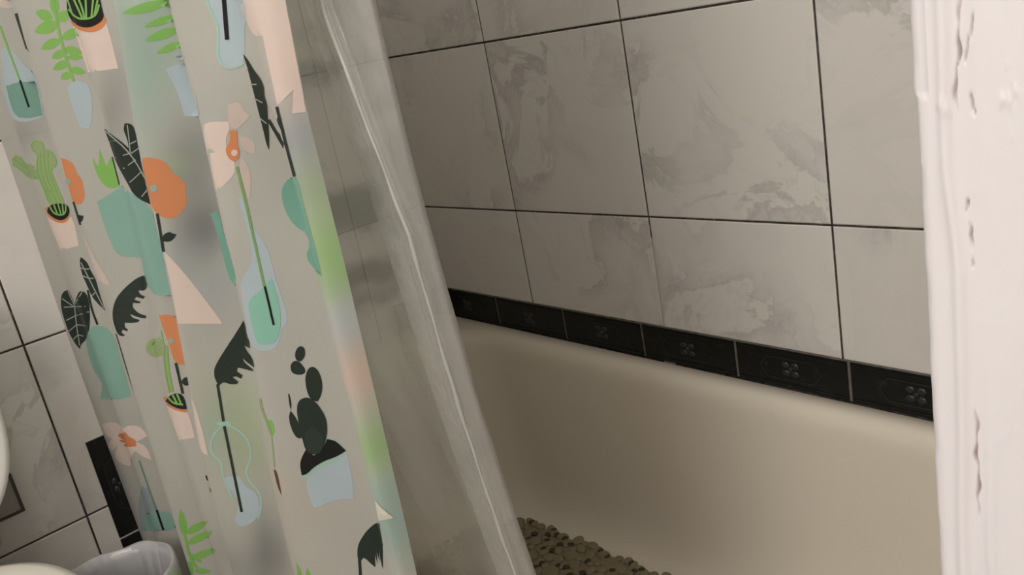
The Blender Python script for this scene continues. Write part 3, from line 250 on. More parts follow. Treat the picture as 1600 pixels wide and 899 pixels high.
('dark',1,[2961,-1515,2964,-1504,2969,-1495,2975,-1487,2982,-1481,2989,-1477,2995,-1475,3002,-1476,3007,-1479,3013,-1485,3018,-1494,3022,-1506,3026,-1522,3028,-1535,3027,-1546,3025,-1555,3020,-1562,3015,-1566,3008,-1569,3000,-1571,2991,-1570,2982,-1568,2975,-1565,2969,-1561,2963,-1555,2960,-1548,2958,-1539,2959,-1528]),
('dark',1,[3009,-1611,3014,-1595,3020,-1580,3027,-1566,3034,-1553,3042,-1542,3049,-1535,3056,-1530,3064,-1529,3070,-1530,3076,-1533,3081,-1540,3086,-1549,3089,-1560,3091,-1574,3092,-1590,3092,-1608,3090,-1627,3086,-1647,3082,-1666,3075,-1686,3068,-1704,3060,-1720,3050,-1738,3029,-1767,3015,-1761,3008,-1756,3004,-1750,3000,-1743,2997,-1733,2995,-1722,2995,-1709,2995,-1694,2997,-1677,2999,-1660,3002,-1644,3006,-1627]),
('dark',3,[2900,-1840,2905,-1819,2911,-1800,2917,-1782,2925,-1765,2934,-1752,2943,-1742,2953,-1735,2964,-1731,2974,-1729,2984,-1730,2992,-1734,3000,-1740,3007,-1749,3013,-1760,3019,-1775,3024,-1792,3028,-1809,3031,-1827,3034,-1844,3036,-1862,3036,-1881,3035,-1901,3032,-1923,3027,-1946,3021,-1968,3014,-1991,3005,-2013,2996,-2036,2986,-2056,2976,-2075,2966,-2092,2954,-2106,2943,-2118,2932,-2127,2921,-2133,2910,-2136,2900,-2137,2891,-2134,2883,-2129,2877,-2122,2872,-2110,2870,-2096,2869,-2077,2871,-2055,2873,-2031,2876,-2005,2879,-1976,2883,-1944,2887,-1915,2891,-1888,2896,-1863]),
('dark2',4,[2979,-2032,2974,-2061,2964,-2088,2951,-2111,2937,-2128,2922,-2136,2907,-2136,2895,-2128,2886,-2111,2880,-2088,2880,-2060,2884,-2031,2892,-2002,2904,-1977,2918,-1957,2933,-1945,2947,-1941,2961,-1945,2971,-1958,2978,-1978,2981,-2003]),
('dark',1,[2841,-1886,2845,-1867,2849,-1851,2857,-1835,2871,-1810,2880,-1841,2884,-1861,2886,-1880,2887,-1902,2887,-1925,2886,-1946,2884,-1965,2880,-1984,2871,-2014,2855,-2013,2848,-2007,2843,-1998,2839,-1984,2837,-1966,2836,-1947,2837,-1928,2838,-1907]),
('dark',1,[2895,-1689,2899,-1692,2901,-1698,2900,-1709,2898,-1724,2895,-1744,2891,-1761,2888,-1775,2882,-1789,2873,-1810,2876,-1784,2878,-1768,2881,-1753,2886,-1731]),
('black',2,[2796,-2243,2800,-2220,2806,-2202,2812,-2186,2820,-2170,2829,-2155,2838,-2141,2850,-2124,2872,-2095,2885,-2120,2898,-2146,2924,-2132,2940,-2120,2953,-2106,2971,-2084,3003,-2036,3023,-2046,3034,-2052,3041,-2058,3047,-2066,3052,-2074,3058,-2083,3063,-2093,3069,-2106,3082,-2131,3046,-2153,3025,-2164,3008,-2172,2989,-2179,2970,-2185,2952,-2191,2934,-2199,2916,-2208,2899,-2218,2883,-2228,2868,-2239,2854,-2250,2842,-2262,2830,-2271,2820,-2278,2808,-2283,2789,-2287]),
('tealline',1,[2808,-2227,2793,-2249,2784,-2268,2781,-2287,2787,-2315,2814,-2308,2829,-2302,2842,-2295,2855,-2286,2868,-2275,2886,-2264,2907,-2254,2933,-2242,2962,-2231,2988,-2220,3011,-2207,3032,-2195,3050,-2182,3063,-2169,3074,-2157,3080,-2146,3082,-2135,3081,-2124,3077,-2112,3071,-2098,3062,-2084,3053,-2071,3044,-2058,3033,-2045,3013,-2023,2988,-2066,2970,-2089,2950,-2107,2927,-2124,2899,-2141,2873,-2159,2850,-2180,2828,-2202]),
('blue',1,[2794,-2365,2804,-2334,2817,-2308,2836,-2288,2858,-2273,2880,-2260,2902,-2249,2925,-2239,2947,-2230,2970,-2220,2993,-2208,3023,-2191,3050,-2174,3078,-2156,3075,-2195,3071,-2234,3067,-2273,3059,-2334,3053,-2377,3044,-2422,3035,-2459,3027,-2495,2987,-2491,2965,-2490,2947,-2491,2928,-2494,2909,-2499,2891,-2504,2875,-2510,2860,-2516,2846,-2523,2834,-2529,2822,-2533,2809,-2537,2789,-2542,2786,-2493,2786,-2462,2787,-2434,2790,-2401]),
('olive',2,[2603,-1754,2602,-1760,2601,-1771,2598,-1787,2594,-1809,2598,-1829,2605,-1848,2615,-1866,2627,-1884,2634,-1902,2640,-1922,2644,-1944,2646,-1966,2647,-1983,2648,-1994,2648,-2000,2679,-1988,2679,-1983,2679,-1971,2678,-1954,2677,-1931,2675,-1909,2672,-1888,2667,-1867,2661,-1848,2657,-1829,2655,-1809,2656,-1788,2661,-1766,2664,-1750,2666,-1739,2667,-1733]),
('olive',2,[2656,-1996,2654,-2003,2650,-2017,2643,-2039,2634,-2068,2625,-2098,2615,-2129,2603,-2162,2591,-2197,2582,-2223,2575,-2240,2572,-2249,2593,-2242,2596,-2234,2602,-2217,2611,-2191,2622,-2157,2633,-2124,2643,-2093,2652,-2063,2660,-2034,2667,-2013,2671,-1999,2673,-1991]),
('green',1,[2658,-1889,2721,-1878,2720,-1921,2716,-1944,2709,-1960,2697,-1978,2665,-2009,2651,-1986,2646,-1971,2645,-1956,2648,-1933]),
('brown',1,[2559,-2268,2582,-2266,2591,-2271,2595,-2282,2596,-2298,2595,-2320,2593,-2344,2589,-2368,2584,-2401,2571,-2462,2556,-2427,2550,-2403,2548,-2379,2550,-2342,2554,-2305]),
('dark',1,[2935,-2947,2938,-2927,2943,-2909,2948,-2889,2955,-2868,2964,-2847,2977,-2824,2993,-2801,3012,-2776,3031,-2753,3051,-2733,3070,-2715,3090,-2699,3107,-2686,3123,-2676,3139,-2668,3716,-2309,3704,-2345,3696,-2366,3691,-2384,3686,-2404,3681,-2424,3670,-2448,3647,-2482,3130,-2847,3123,-2874,3115,-2901,3106,-2931,3095,-2969,3075,-3041,3075,-3001,3076,-2977,3078,-2955,3083,-2925,3093,-2867,3084,-2907,3074,-2947,3065,-2988,3066,-2946,3067,-2904,3056,-2955,3045,-3007,3047,-2964,3050,-2922,3037,-2975,3024,-3029,3014,-3018,3008,-3010,3003,-3002,2997,-2993,2992,-2982,2987,-2973,2982,-2966,2977,-2960,2967,-2953,2957,-2966,2951,-2972,2947,-2976,2942,-2978,2932,-2981]),
('dark',2,[2933,-2964,2924,-3012,2914,-3061,2904,-3110,2922,-3110,2931,-3061,2941,-3012,2951,-2964]),
('green',1,[2495,-3009,2512,-3032,2519,-3046,2522,-3059,2523,-3075,2523,-3107,2448,-3135,2473,-3071]),
('green',1,[2599,-3020,2605,-3054,2611,-3088,2561,-3097]),
('cream',4,[3753,-2146,3787,-2170,3800,-2186,3806,-2202,3811,-2223,3819,-2262,3803,-2258,3733,-2287,3738,-2252,3743,-2216,3748,-2181]),
]
WASH = [  # soft print blots; gray ones also put fold valley shade into the colour
('washteal',0.95,1.114,0.192,0.073,0.163,0.465),
('washteal',0.7,1.196,0.351,0.057,0.079,0.394),
('gray',0.85,1.066,-0.344,0.05,0.078,0.36),
('gray',0.55,1.109,-0.132,0.05,0.087,0.356),
('gray',0.4,1.121,-0.127,0.05,0.093,0.355),
('gray',0.5,1.053,-0.349,0.05,0.079,0.364),
('gray',0.4,-0.394,0.031,0.106,0.062,0.5),
('gray',0.5,0.771,0.069,0.053,0.102,0.5),
('washgreen',0.5,1.056,-0.126,0.05,0.033,0.259),
('washgreen',0.8,0.914,-1.08,0.126,0.127,0.395),
('washgreen',0.4,0.903,-1.233,0.082,0.088,0.459),
('bluegray',0.7,1.923,-0.054,0.05,0.065,0.162),
('bluegray',0.6,1.918,-0.165,0.05,0.047,0.153),
('green',0.4,1.929,-0.274,0.05,0.069,0.119),
('green',0.65,1.932,-0.355,0.05,0.07,0.107),
('green',0.5,1.93,-0.429,0.05,0.049,0.11),
('blue',0.6,1.921,-0.56,0.05,0.062,0.115),
('peach',0.8,1.972,0.136,0.05,0.076,0.5),
('peach',0.8,1.919,-0.688,0.05,0.064,0.104),
('green',0.7,1.913,-0.909,0.05,0.067,0.105),
('teal',0.7,1.913,-1.06,0.05,0.05,0.088),
('teal',0.8,1.904,-1.176,0.05,0.072,0.127),
('washgreen',0.6,1.929,-0.174,0.05,0.046,0.12),
('gray',0.7,0.804,-1.664,0.05,0.145,0.343),
('gray',0.55,0.888,-1.656,0.056,0.12,0.424),
('pale',0.4,1.264,-1.298,0.115,0.122,0.5),
('gray',0.4,0.611,-1.752,0.13,0.077,0.5),
('washteal',0.5,0.775,-1.14,0.05,0.076,0.447),
('washblue',0.5,0.949,-0.464,0.05,0.069,0.474),
('washblue',0.5,1.025,-0.566,0.05,0.069,0.391),
]
# ------------------------------------------------------------------ helpers
def tag(o, label=None, cat=None, group=None, kind=None):
    if label: o['label'] = label
    if cat: o['category'] = cat
    if group: o['group'] = group
    if kind: o['kind'] = kind
    return o
def mesh_obj(name, verts, faces, mats, parent=None, smooth=False, fmat=None, plan=True):
    me = bpy.data.meshes.new(name)
    me.from_pydata([W(*p) for p in verts] if plan else [tuple(p) for p in verts], [], faces)
    for m in (mats if isinstance(mats, (list, tuple)) else [mats]): me.materials.append(m)
    if fmat is not None: me.polygons.foreach_set('material_index', fmat)
    if smooth: me.polygons.foreach_set('use_smooth', [True]*len(me.polygons))
    me.update()
    o = bpy.data.objects.new(name, me); COL.objects.link(o)
    if parent: o.parent = parent
    return o
def fix_normals(o):
    bm = bmesh.new(); bm.from_mesh(o.data); bmesh.ops.recalc_face_normals(bm, faces=bm.faces); bm.to_mesh(o.data); bm.free()
def bevel(o, w, seg=3):
    m = o.modifiers.new('bevel', 'BEVEL'); m.width = w; m.segments = seg; m.limit_method = 'ANGLE'; m.angle_limit = .6
def empty(name, loc):
    o = bpy.data.objects.new(name, None); COL.objects.link(o); o.location = loc; return o
def child(o, root):
    o.parent = root; o.matrix_parent_inverse = Matrix.Translation(-root.location); return o
def box_data(x0, x1, z0, z1, v0, v1):
    p = [(x, z, v) for v in (v0, v1) for z in (z0, z1) for x in (x0, x1)]
    f = [(0, 1, 3, 2), (4, 6, 7, 5), (0, 4, 5, 1), (2, 3, 7, 6), (0, 2, 6, 4), (1, 5, 7, 3)]
    return p, f
def rrect(x0, x1, z0, z1, r, nc=14, ns=26):
    """rounded rectangle, the same point count for any size"""
    r = min(r, (x1-x0)/2-1e-4, (z1-z0)/2-1e-4); pts = []
    cs = [(x1-r, z1-r, 0), (x0+r, z1-r, 90), (x0+r, z0+r, 180), (x1-r, z0+r, 270)]
    for i, (cx, cz, a0) in enumerate(cs):
        for k in range(nc+1):
            a = math.radians(a0+90*k/nc); pts.append((cx+r*math.cos(a), cz+r*math.sin(a)))
        nx, nz, na = cs[(i+1) % 4]; a = math.radians(na); q = (nx+r*math.cos(a), nz+r*math.sin(a)); p = pts[-1]
        for k in range(1, ns): pts.append((p[0]+(q[0]-p[0])*k/ns, p[1]+(q[1]-p[1])*k/ns))
    return pts
def loft(loops, cap0=True, cap1=True):
    n = len(loops[0]); v = [p for l in loops for p in l]; f = []
    for i in range(len(loops)-1):
        for k in range(n):
            a = i*n+k; b = i*n+(k+1) % n; f.append((a, b, b+n, a+n))
    if cap0: f.append(tuple(range(n))[::-1])
    if cap1: f.append(tuple((len(loops)-1)*n+k for k in range(n)))
    return v, f
def ring(cx, cz, rx, rz, v, n=64, wob=None):
    return [(cx+rx*(1+(wob(a) if wob else 0))*math.cos(a), cz+rz*(1+(wob(a) if wob else 0))*math.sin(a), v) for a in [2*math.pi*k/n for k in range(n)]]

# ------------------------------------------------------------------ materials
def nt(name):
    m = bpy.data.materials.new(name); m.use_nodes = True; n = m.node_tree; n.nodes.clear()
    return m, n
class N:
    def __init__(s, tree): s.t = tree
    def __call__(s, typ, **kw):
        n = s.t.nodes.new('ShaderNode'+typ)
        for k, v in kw.items():
            if k.startswith('i_'): n.inputs[int(k[2:]) if k[2:].isdigit() else k[2:].replace('_', ' ')].default_value = v
            else: setattr(n, k, v)
        return n
    def link(s, a, b): s.t.links.new(a, b)
    def math(s, op, a, b=None, c=None, clamp=False):
        n = s.t.nodes.new('ShaderNodeMath'); n.operation = op; n.use_clamp = clamp
        for i, x in enumerate((a, b, c)):
            if x is None: continue
            if isinstance(x, (int, float)): n.inputs[i].default_value = x
            else: s.link(x, n.inputs[i])
        return n.outputs[0]
    def mix(s, fac, a, b, blend='MIX'):
        n = s.t.nodes.new('ShaderNodeMix'); n.data_type = 'RGBA'; n.blend_type = blend
        for i, x in ((0, fac), (6, a), (7, b)):
            if isinstance(x, (int, float)): n.inputs[i].default_value = x
            elif isinstance(x, tuple): n.inputs[i].default_value = x if len(x) == 4 else x+(1,)
            else: s.link(x, n.inputs[i])
        return n.outputs[2]
    def ramp(s, fac, stops):
        n = s.t.nodes.new('ShaderNodeValToRGB'); r = n.color_ramp
        while len(r.elements) < len(stops): r.elements.new(.5)
        for e, (p, c) in zip(r.elements, stops): e.position = p; e.color = (c, c, c, 1) if isinstance(c, (int, float)) else c+(1,)
        s.link(fac, n.inputs[0]); return n.outputs[0]
    def noise(s, vec, scale, detail=3, rough=.55, dist=0):
        n = s.t.nodes.new('ShaderNodeTexNoise'); n.inputs['Scale'].default_value = scale; n.inputs['Detail'].default_value = detail
        n.inputs['Roughness'].default_value = rough; n.inputs['Distortion'].default_value = dist
        if vec is not None: s.link(vec, n.inputs['Vector'])
        return n.outputs[0]
    def bump(s, h, strength, dist):
        n = s.t.nodes.new('ShaderNodeBump'); n.inputs['Strength'].default_value = strength; n.inputs['Distance'].default_value = dist
        s.link(h, n.inputs['Height']); return n.outputs[0]
    def obj(s): return s.t.nodes.new('ShaderNodeTexCoord').outputs['Object']
    def out(s, sh): o = s.t.nodes.new('ShaderNodeOutputMaterial'); s.link(sh, o.inputs[0])
    def principled(s, col, rough=.5, normal=None, **kw):
        p = s.t.nodes.new('ShaderNodeBsdfPrincipled')
        for nm, x in (('Base Color', col), ('Roughness', rough)):
            if isinstance(x, tuple): p.inputs[nm].default_value = x+(1,)
            elif isinstance(x, (int, float)): p.inputs[nm].default_value = x
            else: s.link(x, p.inputs[nm])
        if normal is not None: s.link(normal, p.inputs['Normal'])
        for k, v in kw.items(): p.inputs[k.replace('_', ' ')].default_value = v
        s.out(p.outputs[0]); return p
def simple(name, col, rough=.5, var=.06, scale=20, bump=0, bscale=60, **kw):
    m, t = nt(name); n = N(t); p = n.obj()
    nz = n.noise(p, scale, 3)
    c = n.mix(nz, tuple(x*(1-var) for x in col), tuple(min(1, x*(1+var)) for x in col))
    nm = n.bump(n.noise(p, bscale, 4), bump, .002) if bump else None
    n.principled(c, rough, nm, **kw); return m

def marble():
    m, t = nt('marble_tile'); n = N(t); p = n.obj()
    at = t.nodes.new('ShaderNodeAttribute'); at.attribute_name = 'tile'
    v = n('VectorMath', operation='ADD'); n.link(p, v.inputs[0]); n.link(at.outputs['Vector'], v.inputs[1]); q = v.outputs[0]
    n1 = n.noise(q, 5.2, 5, .62, .9)
    n2 = n.noise(q, 8.5, 5, .6, 1.3)
    msk = n.ramp(n.noise(q, 4.0, 2), [(.46, 0.0), (.60, 1.0)])
    # one-sided veins: sharp on one side, fading on the other
    v1 = n.ramp(n1, [(.475, 0.0), (.50, .95), (.535, .62), (.59, .38), (.66, 0.0)])
    v2 = n.ramp(n2, [(.49, 0.0), (.503, .8), (.52, .25), (.56, 0.0)])
    vein = n.math('ADD', n.math('MULTIPLY', v1, n.math('MULTIPLY_ADD', msk, .85, .15)), n.math('MULTIPLY', v2, n.math('MULTIPLY', msk, .55)), clamp=True)
    fine = n.noise(q, 34, 5, .7)
    vein = n.math('MULTIPLY', vein, n.math('MULTIPLY_ADD', fine, .9, .45))
    col = n.mix(n.math('MULTIPLY', vein, .70, clamp=True), MB, (MB[0]*.55, MB[1]*.55, MB[2]*.56))
    col = n.mix(n.math('MULTIPLY', n.noise(q, 2.5, 2), .22), col, (MB[0]*.86, MB[1]*.85, MB[2]*.82))
    # rust stain on the damp joint near the end wall's corner
    sx = n('SeparateXYZ'); n.link(p, sx.inputs[0])
    dy = n.math('MULTIPLY', n.math('SUBTRACT', sx.outputs[1], -.150), 22)
    dz = n.math('MULTIPLY', n.math('SUBTRACT', sx.outputs[2], 1.015), 13)
    dx = n.math('MULTIPLY', n.math('ADD', sx.outputs[0], .306), 40)
    r2 = n.math('ADD', n.math('ADD', n.math('MULTIPLY', dy, dy), n.math('MULTIPLY', dz, dz)), n.math('MULTIPLY', dx, dx))
    st = n.math('MULTIPLY', n.math('SUBTRACT', 1.15, r2, clamp=True), n.ramp(n.noise(p, 60, 4, .7), [(.4, 0.0), (.62, .8)]))
    col = n.mix(st, col, (.20, .10, .05))
    n.principled(col, n.math('MULTIPLY_ADD', fine, .12, .26), None, Specular_IOR_Level=.4)
    return m
def grout():
    m, t = nt('tile_grout'); n = N(t); p = n.obj()
    nz = n.noise(p, 45, 4, .7)
    col = n.mix(n.ramp(nz, [(.38, 0.0), (.62, 1.0)]), (.016, .013, .010), (.075, .06, .046))
    col = n.mix(n.ramp(n.noise(p, 130, 3), [(.60, 0.0), (.72, 1.0)]), col, (.16, .14, .115))
    # one repaired joint, low on the back wall, is pale
    sx = n('SeparateXYZ'); n.link(p, sx.inputs[0])
    a = n.math('LESS_THAN', n.math('ABSOLUTE', n.math('SUBTRACT', sx.outputs[0], .32)), .012)
    b = n.math('LESS_THAN', sx.outputs[2], n.math('MULTIPLY_ADD', n.noise(p, 30, 2), .05, Z0-.37))
    c = n.math('GREATER_THAN', sx.outputs[1], -.05)
    col = n.mix(n.math('MULTIPLY', n.math('MULTIPLY', a, b), n.math('MULTIPLY', c, .97)), col, (.50, .47, .40))
    n.principled(col, .8, n.bump(nz, .5, .001)); return m
def listello():
    m, t = nt('black_border_tile'); n = N(t); p = n.obj()
    a = n.noise(p, 70, 5, .7)
    st = n('Mapping'); st.inputs['Scale'].default_value = (8, 8, 160); n.link(p, st.inputs[0])
    b = n.noise(st.outputs[0], 4, 4, .7)
    col = n.mix(n.ramp(a, [(.55, 0.0), (.8, 1.0)]), (.0075, .008, .0075), (.03, .031, .03))
    col = n.mix(n.ramp(b, [(.66, 0.0), (.8, .5)]), col, (.055, .048, .04))
    n.principled(col, .42, n.bump(n.math('ADD', a, b), .35, .0012), Specular_IOR_Level=.3); return m
MB = (.72, .69, .645)
mat_marble = marble(); mat_grout = grout(); mat_black = listello()
mat_rosette = simple('rosette_relief', (.020, .021, .021), .45, .5, 60, .4, 120)
mat_border_line = simple('relief_line', (.016, .013, .010), .5, .3, 40, .2, 90)
def tub_mat():
    m, t = nt('tub_enamel'); n = N(t); p = n.obj()
    a = n.noise(p, 5, 3); b = n.noise(p, 140, 3, .6)
    col = n.mix(a, (.71, .65, .54), (.74, .68, .57))
    col = n.mix(n.ramp(n.noise(p, 22, 4, .7), [(.58, 0.0), (.75, .25)]), col, (.65, .59, .48))
    n.principled(col, n.math('MULTIPLY_ADD', a, .12, .32), n.bump(b, .05, .001), Specular_IOR_Level=.35); return m
mat_tub = tub_mat()
def plaster():
    m, t = nt('white_gloss_paint'); n = N(t); p = n.obj()
    a = n.noise(p, 60, 5, .6); b = n.noise(p, 9, 3)
    col = n.mix(b, (.71, .68, .68), (.75, .72, .725))
    at = t.nodes.new('ShaderNodeAttribute'); at.attribute_name = 'crack'
    col = n.mix(at.outputs['Fac'], col, (.36, .28, .24))  # darker crack colour stands in for the shade of its depth
    n.principled(col, .38, n.bump(a, .12, .001), Specular_IOR_Level=.4); return m
mat_paint = plaster()
mat_wall = simple('off_white_wall', (.72, .70, .66), .7, .04, 6, .1, 80)
mat_ceiling = simple('ceiling_white', (.8, .79, .76), .8, .03, 5)
mat_floor = simple('floor_tile_grey', (.36, .33, .29), .35, .15, 7)
mat_steel = simple('brushed_steel', (.6, .6, .6), .25, .05, 30, Metallic=1.0)
mat_porcelain = simple('white_porcelain', (.80, .78, .74), .18, .02, 6)
mat_seat = simple('cream_seat', (.80, .77, .68), .3, .03, 6)

def film(name, col, transp, transl, rough=.35, spec=.25, attr=None, bump=.0, bscale=25):
    m, t = nt(name); n = N(t); p = n.obj()
    if attr:
        at = t.nodes.new('ShaderNodeAttribute'); at.attribute_name = attr
        c = n.mix(n.math('MULTIPLY', n.noise(p, 40, 3), .14), at.outputs['Color'], (.55, .52, .48))
    else:
        c = n.mix(n.noise(p, 30, 3), tuple(x*.94 for x in col), tuple(min(1, x*1.05) for x in col))
    d = n('BsdfDiffuse'); n.link(c, d.inputs[0]); tl = n('BsdfTranslucent'); n.link(c, tl.inputs[0])
    nm = None
    if bump:
        mp = n('Mapping'); mp.inputs['Scale'].default_value = (1, 1, .35); n.link(p, mp.inputs[0])
        nm = n.bump(n.noise(mp.outputs[0], bscale, 4, .6, .6), bump, .004)
        n.link(nm, d.inputs['Normal'])
    a = n('MixShader', i_0=transl); n.link(d.outputs[0], a.inputs[1]); n.link(tl.outputs[0], a.inputs[2])
    sh = a.outputs[0]
    if transp:
        tr = n('BsdfTransparent'); lf = n('LayerWeight'); lf.inputs[0].default_value = .5; b = n('MixShader'); n.link(n.math('MULTIPLY', n.math('SUBTRACT', 1.0, n.math('POWER', lf.outputs['Facing'], 3.0)), transp), b.inputs[0]); n.link(sh, b.inputs[1]); n.link(tr.outputs[0], b.inputs[2]); sh = b.outputs[0]
    g = n('BsdfGlossy'); g.inputs['Roughness'].default_value = rough; g.inputs['Color'].default_value = (1, 1, 1, 1)
    if nm is not None: n.link(nm, g.inputs['Normal'])
    lw = n('LayerWeight'); lw.inputs[0].default_value = .25
    f = n.math('MULTIPLY_ADD', lw.outputs['Fresnel'], spec, spec*.25)
    e = n('MixShader'); n.link(f, e.inputs[0]); n.link(sh, e.inputs[1]); n.link(g.outputs[0], e.inputs[2])
    n.out(e.outputs[0]); return m

# ------------------------------------------------------------------ tiled walls
def tile_wall(name, spans_a, spans_b, to3, skip, backing, seed):
    """one mesh: grout slab plus one bevelled slab per tile; the tile id offsets the veining"""
    V, F, FM, TID = [], [], [], []
    bv, bf = backing
    V += bv; F += [tuple(f) for f in bf]; FM += [1]*len(bf); TID += [(0, 0, 0)]*len(bf)
    r = np.random.default_rng(seed); g = .0054; bw = .005; d0 = -.010; dm = -.003
    for ia in range(len(spans_a)-1):
        for ib in range(len(spans_b)-1):
            for (a0, a1, b0, b1, cutb) in skip(spans_a[ia], spans_a[ia+1], spans_b[ib], spans_b[ib+1]):
                a0, a1, b1 = a0+g, a1-g, b1-g
                lo = (b0+g, b0+g) if cutb is None else (cutb(a0), cutb(a1))
                k = len(V); tid = tuple(r.uniform(-9, 9, 3)); dz = r.uniform(-.0012, .0012)
                c = [(a0, lo[0]), (a1, lo[1]), (a1, b1), (a0, b1)]
                ci = [(a0+bw, lo[0]+bw), (a1-bw, lo[1]+bw), (a1-bw, b1-bw), (a0+bw, b1-bw)]
                V += [to3(a, b, d0) for a, b in c]+[to3(a, b, dm) for a, b in c]+[to3(a, b, dz*.5) for a, b in ci]
                for i in range(4):
                    j = (i+1) % 4
                    F.append((k+i, k+j, k+4+j, k+4+i)); F.append((k+4+i, k+4+j, k+8+j, k+8+i))
                F.append((k+8, k+9, k+10, k+11)); FM += [0]*9; TID += [tid]*9
    o = mesh_obj(name, V, F, [mat_marble, mat_grout], fmat=FM)
    at = o.data.attributes.new('tile', 'FLOAT_VECTOR', 'FACE'); at.data.foreach_set('vector', np.array(TID, dtype=np.float32).ravel())
    fix_normals(o); tag(o, kind='structure'); return o
HR = .981
VB = [VF-.0]+[HR*k for k in (-3, -2, -1, 0, 1, 2, 3, 4)]+[4.45]
strip_top = lambda x: -1.571-.0212*x
strip_bot = lambda x: -1.758-.0258*x
def skip_back(a0, a1, b0, b1):
    if b1 <= -1.8: return []
    if b0 < -1.3: return [(a0, a1, b0, b1, lambda a: strip_top(a)+.004)]
    return [(a0, a1, b0, b1, None)]
wall_back = tile_wall('wall_back', [XL, 0, 1, 2, 3, 3.47], VB, lambda a, b, d: (a, d, b), skip_back, box_data(XL-.3, 3.6, -.3, -.0075, VF, 4.45), 11)
ZR = 8.6
def skip_left(a0, a1, b0, b1):
    # the tub hides the wall below its rim; black border tiles run up beside the tub's apron
    out = []
    segs = [(a0, a1)]
    for s, e in segs:
        if b1 <= -1.85 and e < 2.2: continue
        if e < 2.2 and b0 < -1.82: b0_ = -1.80
        else: b0_ = b0
        out.append((s, e, b0_, b1, None))
    return out
wall_left = tile_wall('wall_left', [0, .52, 1.52, 2.52, 3.52, 4.52, 5.52, 6.52, 7.52, ZR], VB, lambda a, b, d: (XL+d, a, b), skip_left, box_data(XL-.3, XL-.0075, -.3, ZR+.2, VF, 4.45), 23)

def border_tile(V, F, FM, P, L, H, ends=True):
    """one black listello: bevelled bar with sunk ends, two raised lines, a hexagon frame and a rosette; P(a,b,d)"""
    def solid(poly, d0, d1, m, inset):
        k = len(V); n = len(poly); cx = sum(p[0] for p in poly)/n; cy = sum(p[1] for p in poly)/n
        for p in poly: V.append(P(p[0], p[1], d0))
        for p in poly:
            q = (cx-p[0], cy-p[1]); l = math.hypot(*q) or 1
            V.append(P(p[0]+q[0]/l*inset, p[1]+q[1]/l*inset, d1))
        for i in range(n):
            j = (i+1) % n; F.append((k+i, k+j, k+n+j, k+n+i)); FM.append(m)
        F.append(tuple(k+n+i for i in range(n))); FM.append(m)
    h = H/2
    solid([(.0025, -h), (L-.0025, -h), (L-.0025, h), (.0025, h)], -.008, .008, 0, .006)
    for b in (-h+.016, h-.016): solid([(.012, b-.006), (L-.012, b-.006), (L-.012, b+.006), (.012, b+.006)], .006, .0125, 0, .003)
    # hexagon frame line round the rosette
    cx = L/2; hx = [(cx-.16, 0), (cx-.12, h*.55), (cx+.12, h*.55), (cx+.16, 0), (cx+.12, -h*.55), (cx-.12, -h*.55)]
    for i in range(6):
        a, b = hx[i], hx[(i+1) % 6]; d = (b[0]-a[0], b[1]-a[1]); l = math.hypot(*d); nx, ny = -d[1]/l*.003, d[0]/l*.003
        solid([(a[0]+nx, a[1]+ny), (b[0]+nx, b[1]+ny), (b[0]-nx, b[1]-ny), (a[0]-nx, a[1]-ny)], .006, .0105, 2, .0012)
    for k in range(4):
        a = math.pi/4+math.pi/2*k; px, py = cx+.034*math.cos(a), .030*math.sin(a)
        solid([(px+.024*math.cos(t), py+.019*math.sin(t)) for t in [2*math.pi*j/10 for j in range(10)]], .006, .013, 1, .009)
    solid([(cx+.013*math.cos(t), .013*math.sin(t)) for t in [2*math.pi*j/10 for j in range(10)]], .008, .016, 1, .006)
V, F, FM = [], [], []
sl = math.atan(.0228)
pitch = .592; x = .254-2*pitch
while x < 3.4:
    L = min(pitch, 3.44-x); a0 = max(x, XL+.002); L2 = x+L-a0
    if L2 > .05:
        P = lambda a, b, d, a0=a0, x=x: (a0+a, d, (strip_top(a0+a)+strip_bot(a0+a))/2-.0015+b)
        border_tile(V, F, FM, P, L2, strip_top(x+.3)-strip_bot(x+.3)+.003)
    x += pitch
# the grout the border tiles are bedded in (pale between the tiles)
k = len(V)
for (xx, dd) in ((XL, .0), (3.44, .0)):
    V += [(xx, -.006, strip_top(xx)+.002), (xx, .0045, strip_top(xx)+.001), (xx, .0045, strip_bot(xx)), (xx, -.006, strip_bot(xx))]
F += [(k, k+1, k+5, k+4), (k+1, k+2, k+6, k+5), (k+2, k+3, k+7, k+6)]; FM += [3]*3
mat_joint = simple('pale_joint', (.13, .12, .10), .8, .8, 70, .3, 200)
o = mesh_obj('trim_1', V, F, [mat_black, mat_rosette, mat_border_line, mat_joint], fmat=FM); fix_normals(o); tag(o, kind='structure')
V, F, FM = [], [], []
b = -1.575
while b > VF+.05:      # upright border beside the apron
    L = min(pitch, b-VF)
    border_tile(V, F, FM, lambda a, c, d, b=b: (XL+d, 2.315+c, b-a), L, .190); b -= pitch
border_tile(V, F, FM, lambda a, c, d: (XL+d, .012+a, -1.655+c), .372, .190)      # short piece above the tub's end
o = mesh_obj('trim_2', V, F, [mat_black, mat_rosette, mat_border_line], fmat=FM); fix_normals(o); tag(o, kind='structure')
